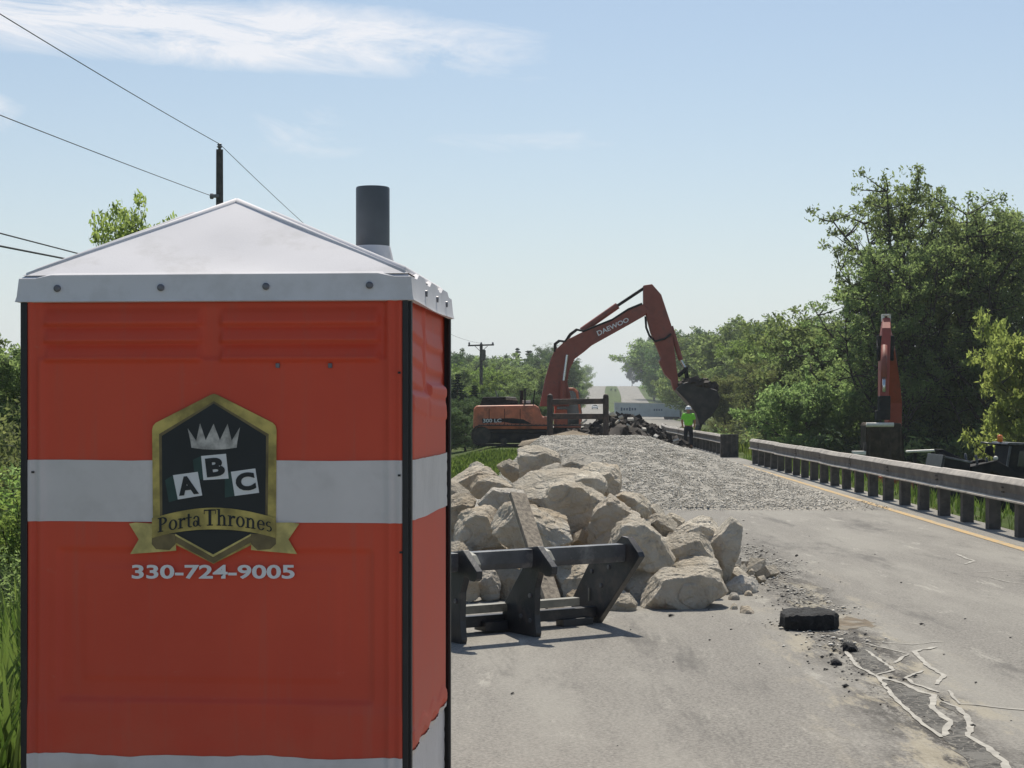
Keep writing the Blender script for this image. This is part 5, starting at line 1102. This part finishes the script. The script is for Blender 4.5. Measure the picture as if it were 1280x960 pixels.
# left: hedgerow, woods and the conifers
for a in [('conifer',0,572,468,100,1.5,'needle','dark conifer between the toilet and the excavator counterweight'),('conifer',1,593,482,96,1.5,'needle','dark conifer right behind the excavator counterweight'),('conifer',0,548,462,98,1.5,'needle','dark conifer hidden beside the toilet edge'),
          ('broad',2,612,490,92,1.0,'leaf_dark','dark bush behind the excavator engine hood'),('broad',0,640,494,100,1.1,'leaf_dark','dark bush behind the excavator exhaust'),('broad',3,668,492,104,1.0,'leaf_dark','dark bush behind the foot of the excavator boom'),
          ('broad',1,582,500,86,1.0,'leaf_dark','low dark bush left of the excavator tracks'),('broad',3,562,510,80,1.0,'leaf_dark','low dark bush right beside the toilet edge'),('shrub',0,600,515,84,1.3,'leaf_dark','low shrub behind the excavator tracks'),('shrub',1,636,520,86,1.5,'leaf_dark','low shrub behind the middle of the excavator tracks')]:
    tree(*a, group=GL)
lab = ['spring green tree in the woods left of the road', 'mid green tree in the woods left of the road', 'dark green tree in the woods left of the road']
for kind, i, px, top, Y, wd, lf in [('broad',0,560,452,165,1.1,1),('broad',1,590,458,170,1.1,0),('broad',2,622,460,175,1.1,0),('broad',3,650,458,180,1.1,1),('broad',1,676,462,185,1.0,1),('broad',0,540,445,190,1.1,2),('broad',2,572,442,230,1.2,2),('broad',3,606,446,240,1.2,1),('broad',0,634,448,250,1.1,2),
        ('broad',1,699,448,330,.9,1),('broad',2,683,442,265,1.0,2),('broad',3,714,460,400,.8,1),('broad',1,560,446,280,1.4,2),('broad',0,620,446,290,1.4,2),('broad',2,700,476,300,.7,0),('broad',2,640,474,150,1.0,1),('broad',0,605,474,145,1.0,0)]:
    tree(kind, i, px, top, Y, wd, ['leaf_light', 'leaf_mid', 'leaf_dark'][lf], lab[lf], GL)
for a in [('conifer',1,647,436,300,1.0,'needle','pointed conifer rising over the woods left of the excavator boom'),('conifer',0,661,439,300,1.3,'needle','broad conifer just left of the excavator boom'),('conifer',1,634,449,300,1.0,'needle','small conifer tip left of the pointed conifer'),
          ('tall',1,690,434,310,1.2,'leaf_dark','tall tree cut by the excavator boom'),('thin',0,733,456,840,.7,'leaf_light','pale half-bare tree left of the crest'),('broad',3,724,460,720,.8,'leaf_mid','round tree under the boom left of the crest'),('broad',1,716,468,480,.7,'leaf_dark','dark small tree left of the left carriageway')]:
    tree(*a, group=GF)
tree('broad', 1, 206, 266, 58, .56, 'leaf_yellow', 'pale yellow-green tree top showing above the toilet roof')
tree('broad', 2, 6, 434, 46, 1.0, 'leaf_mid', 'green tree at the left edge behind the bushes', GL); tree('broad', 0, -60, 420, 50, 1.1, 'leaf_mid', 'green tree beyond the left edge of the picture', GL); tree('broad', 3, 60, 440, 60, 1.2, 'leaf_mid', 'green tree hidden behind the left side of the toilet', GL)
tree('shrub', 0, 8, 512, 29, 1.0, 'leaf_olive', 'olive shrub at the left edge at mid height', GL, 'shrub', 'shrub'); tree('shrub', 1, 12, 588, 19, 1.1, 'leaf_light', 'bright green leafy shrub at the left edge', GL, 'shrub', 'shrub')
tree('shrub', 2, 22, 680, 15.5, 1.2, 'leaf_mid', 'dark low shrub above the grass at the left edge', GL, 'shrub', 'shrub'); tree('shrub', 0, -40, 600, 20, 1.3, 'leaf_light', 'green shrub just beyond the left edge', GL, 'shrub', 'shrub'); tree('shrub', 1, 75, 560, 26, 1.2, 'leaf_mid', 'shrub hidden behind the toilet', GL, 'shrub', 'shrub')
# understorey right, along the creek
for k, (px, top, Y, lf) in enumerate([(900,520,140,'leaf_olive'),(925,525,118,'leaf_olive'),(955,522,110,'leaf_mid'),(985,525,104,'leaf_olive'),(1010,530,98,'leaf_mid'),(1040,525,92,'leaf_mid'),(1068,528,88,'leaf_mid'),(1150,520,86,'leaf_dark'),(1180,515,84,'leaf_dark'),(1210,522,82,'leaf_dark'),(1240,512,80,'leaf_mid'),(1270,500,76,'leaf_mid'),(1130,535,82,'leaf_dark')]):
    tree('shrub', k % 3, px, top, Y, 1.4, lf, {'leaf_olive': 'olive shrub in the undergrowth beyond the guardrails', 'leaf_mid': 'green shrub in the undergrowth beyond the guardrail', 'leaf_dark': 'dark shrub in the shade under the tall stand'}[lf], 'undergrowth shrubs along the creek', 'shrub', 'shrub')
for px, Y, top in ((764, 735, 484.0), (769, 742, 485.5)): tree('shrub', 1, px, top, Y, 1.0, 'leaf_dark', 'tiny bush on the grassy island at the crest', 'bushes on the crest island', 'shrub', 'shrub')
ORD = ['first', 'second', 'third', 'fourth', 'fifth', 'sixth', 'seventh', 'eighth', 'ninth', 'tenth', 'eleventh']
def number_labels():
    d = {}
    for o in list(COL.objects):
        if o.parent is None and 'label' in o and o.get('category') in ('tree', 'shrub'): d.setdefault(o['label'], []).append(o)
    for l, os_ in d.items():
        if len(os_) < 2: continue
        os_.sort(key=lambda o: o.location.x/o.location.y)
        left = 'left of the road' in l; ref = 'counting right from the toilet' if left else 'counting right from the trailer'
        if 'island' in l: ref = 'from the left carriageway'
        short = l.replace(' in the wooded slope right of the far road', ' in the right-hand woods').replace(' in the woods left of the road', ' in the left woods').replace(' in the undergrowth beyond the guardrails', ' beyond the guardrails').replace(' in the undergrowth beyond the guardrail', ' beyond the guardrail').replace(' in the shade under the tall stand', ' under the tall stand')
        for i, o in enumerate(os_): o['label'] = short+', '+ORD[i]+' '+ref
number_labels()
# ------------------------------------------------------------------ grass
def grass(name, n, sampler, h0, h1, label, seed, wd=.012):
    rng = np.random.default_rng(seed); x, y = sampler(rng, n); z = T(x, y); n = len(x); h = rng.uniform(h0, h1, n)*(.6+.8*rng.random(n)); a = rng.uniform(0, 6.28, n); ln = rng.uniform(.1, .55, n)*h
    s = np.stack([np.cos(a), np.sin(a), 0*a], -1)*wd*(1+h[:, None]); b = np.stack([x, y, z-.02], -1); l = np.stack([np.cos(a+1.3), np.sin(a+1.3), 0*a], -1)
    m_ = b+l*(ln*.35)[:, None]+np.array([0, 0, 1])*(h*.6)[:, None]; t = b+l*ln[:, None]+np.array([0, 0, 1])*h[:, None]
    V = np.stack([b-s, b+s, m_+s*.7, m_-s*.7, t, t], 1); V[:, 4] -= s*.08; V[:, 5] += s*.08; k = np.arange(n)[:, None]*6
    Fq = np.concatenate([k+np.array([0, 1, 2, 3]), k+np.array([3, 2, 5, 4])]); tag(np_mesh(name, V.reshape(-1, 3), Fq, M['grassb']), label, 'grass', kind='stuff')
grass('grass', 26000, lambda r, n: (lambda y: (C(y)-4.35-r.random(n)**1.3*4.5, y))(5.5+r.random(n)**1.5*24), .18, .5, 'tall bright grass on the verge left of the toilet', 1)
grass('grass', 20000, lambda r, n: (lambda y: (C(y)-3.3-r.random(n)*5.5, y))(36+r.random(n)*30), .05, .16, 'bright grass behind the boulder pile on the left verge', 2, .025)
grass('grass', 7000, lambda r, n: (lambda y: (C(y)+4.25+r.random(n)**1.2*5, y))(12+r.random(n)*45), .05, .24, 'weedy grass under and behind the right guardrail', 3, .012)
grass('grass', 12000, lambda r, n: (lambda y: (C(y)+5+r.random(n)*10, y))(58+r.random(n)*70), .15, .5, 'rough grass on the slope below the far guardrail', 4, .04)

# ------------------------------------------------------------------ spring haze
def build_haze():
    m = bpy.data.materials.new('haze'); m.use_nodes = True; nt = m.node_tree
    for n in list(nt.nodes): nt.nodes.remove(n)
    out = nt.nodes.new('ShaderNodeOutputMaterial'); v = nt.nodes.new('ShaderNodeVolumePrincipled'); v.inputs['Color'].default_value = (.82, .88, .92, 1); v.inputs['Density'].default_value = HAZE; v.inputs['Anisotropy'].default_value = .25
    nt.links.new(v.outputs[0], out.inputs['Volume'])
    mb = MB(); mb.box((0, 1960, 5), (1900, 4160, 90)); o = mb.build('haze', m); tag(o, 'faint spring haze over the whole valley', kind='stuff')
HAZE = .00030
build_haze()
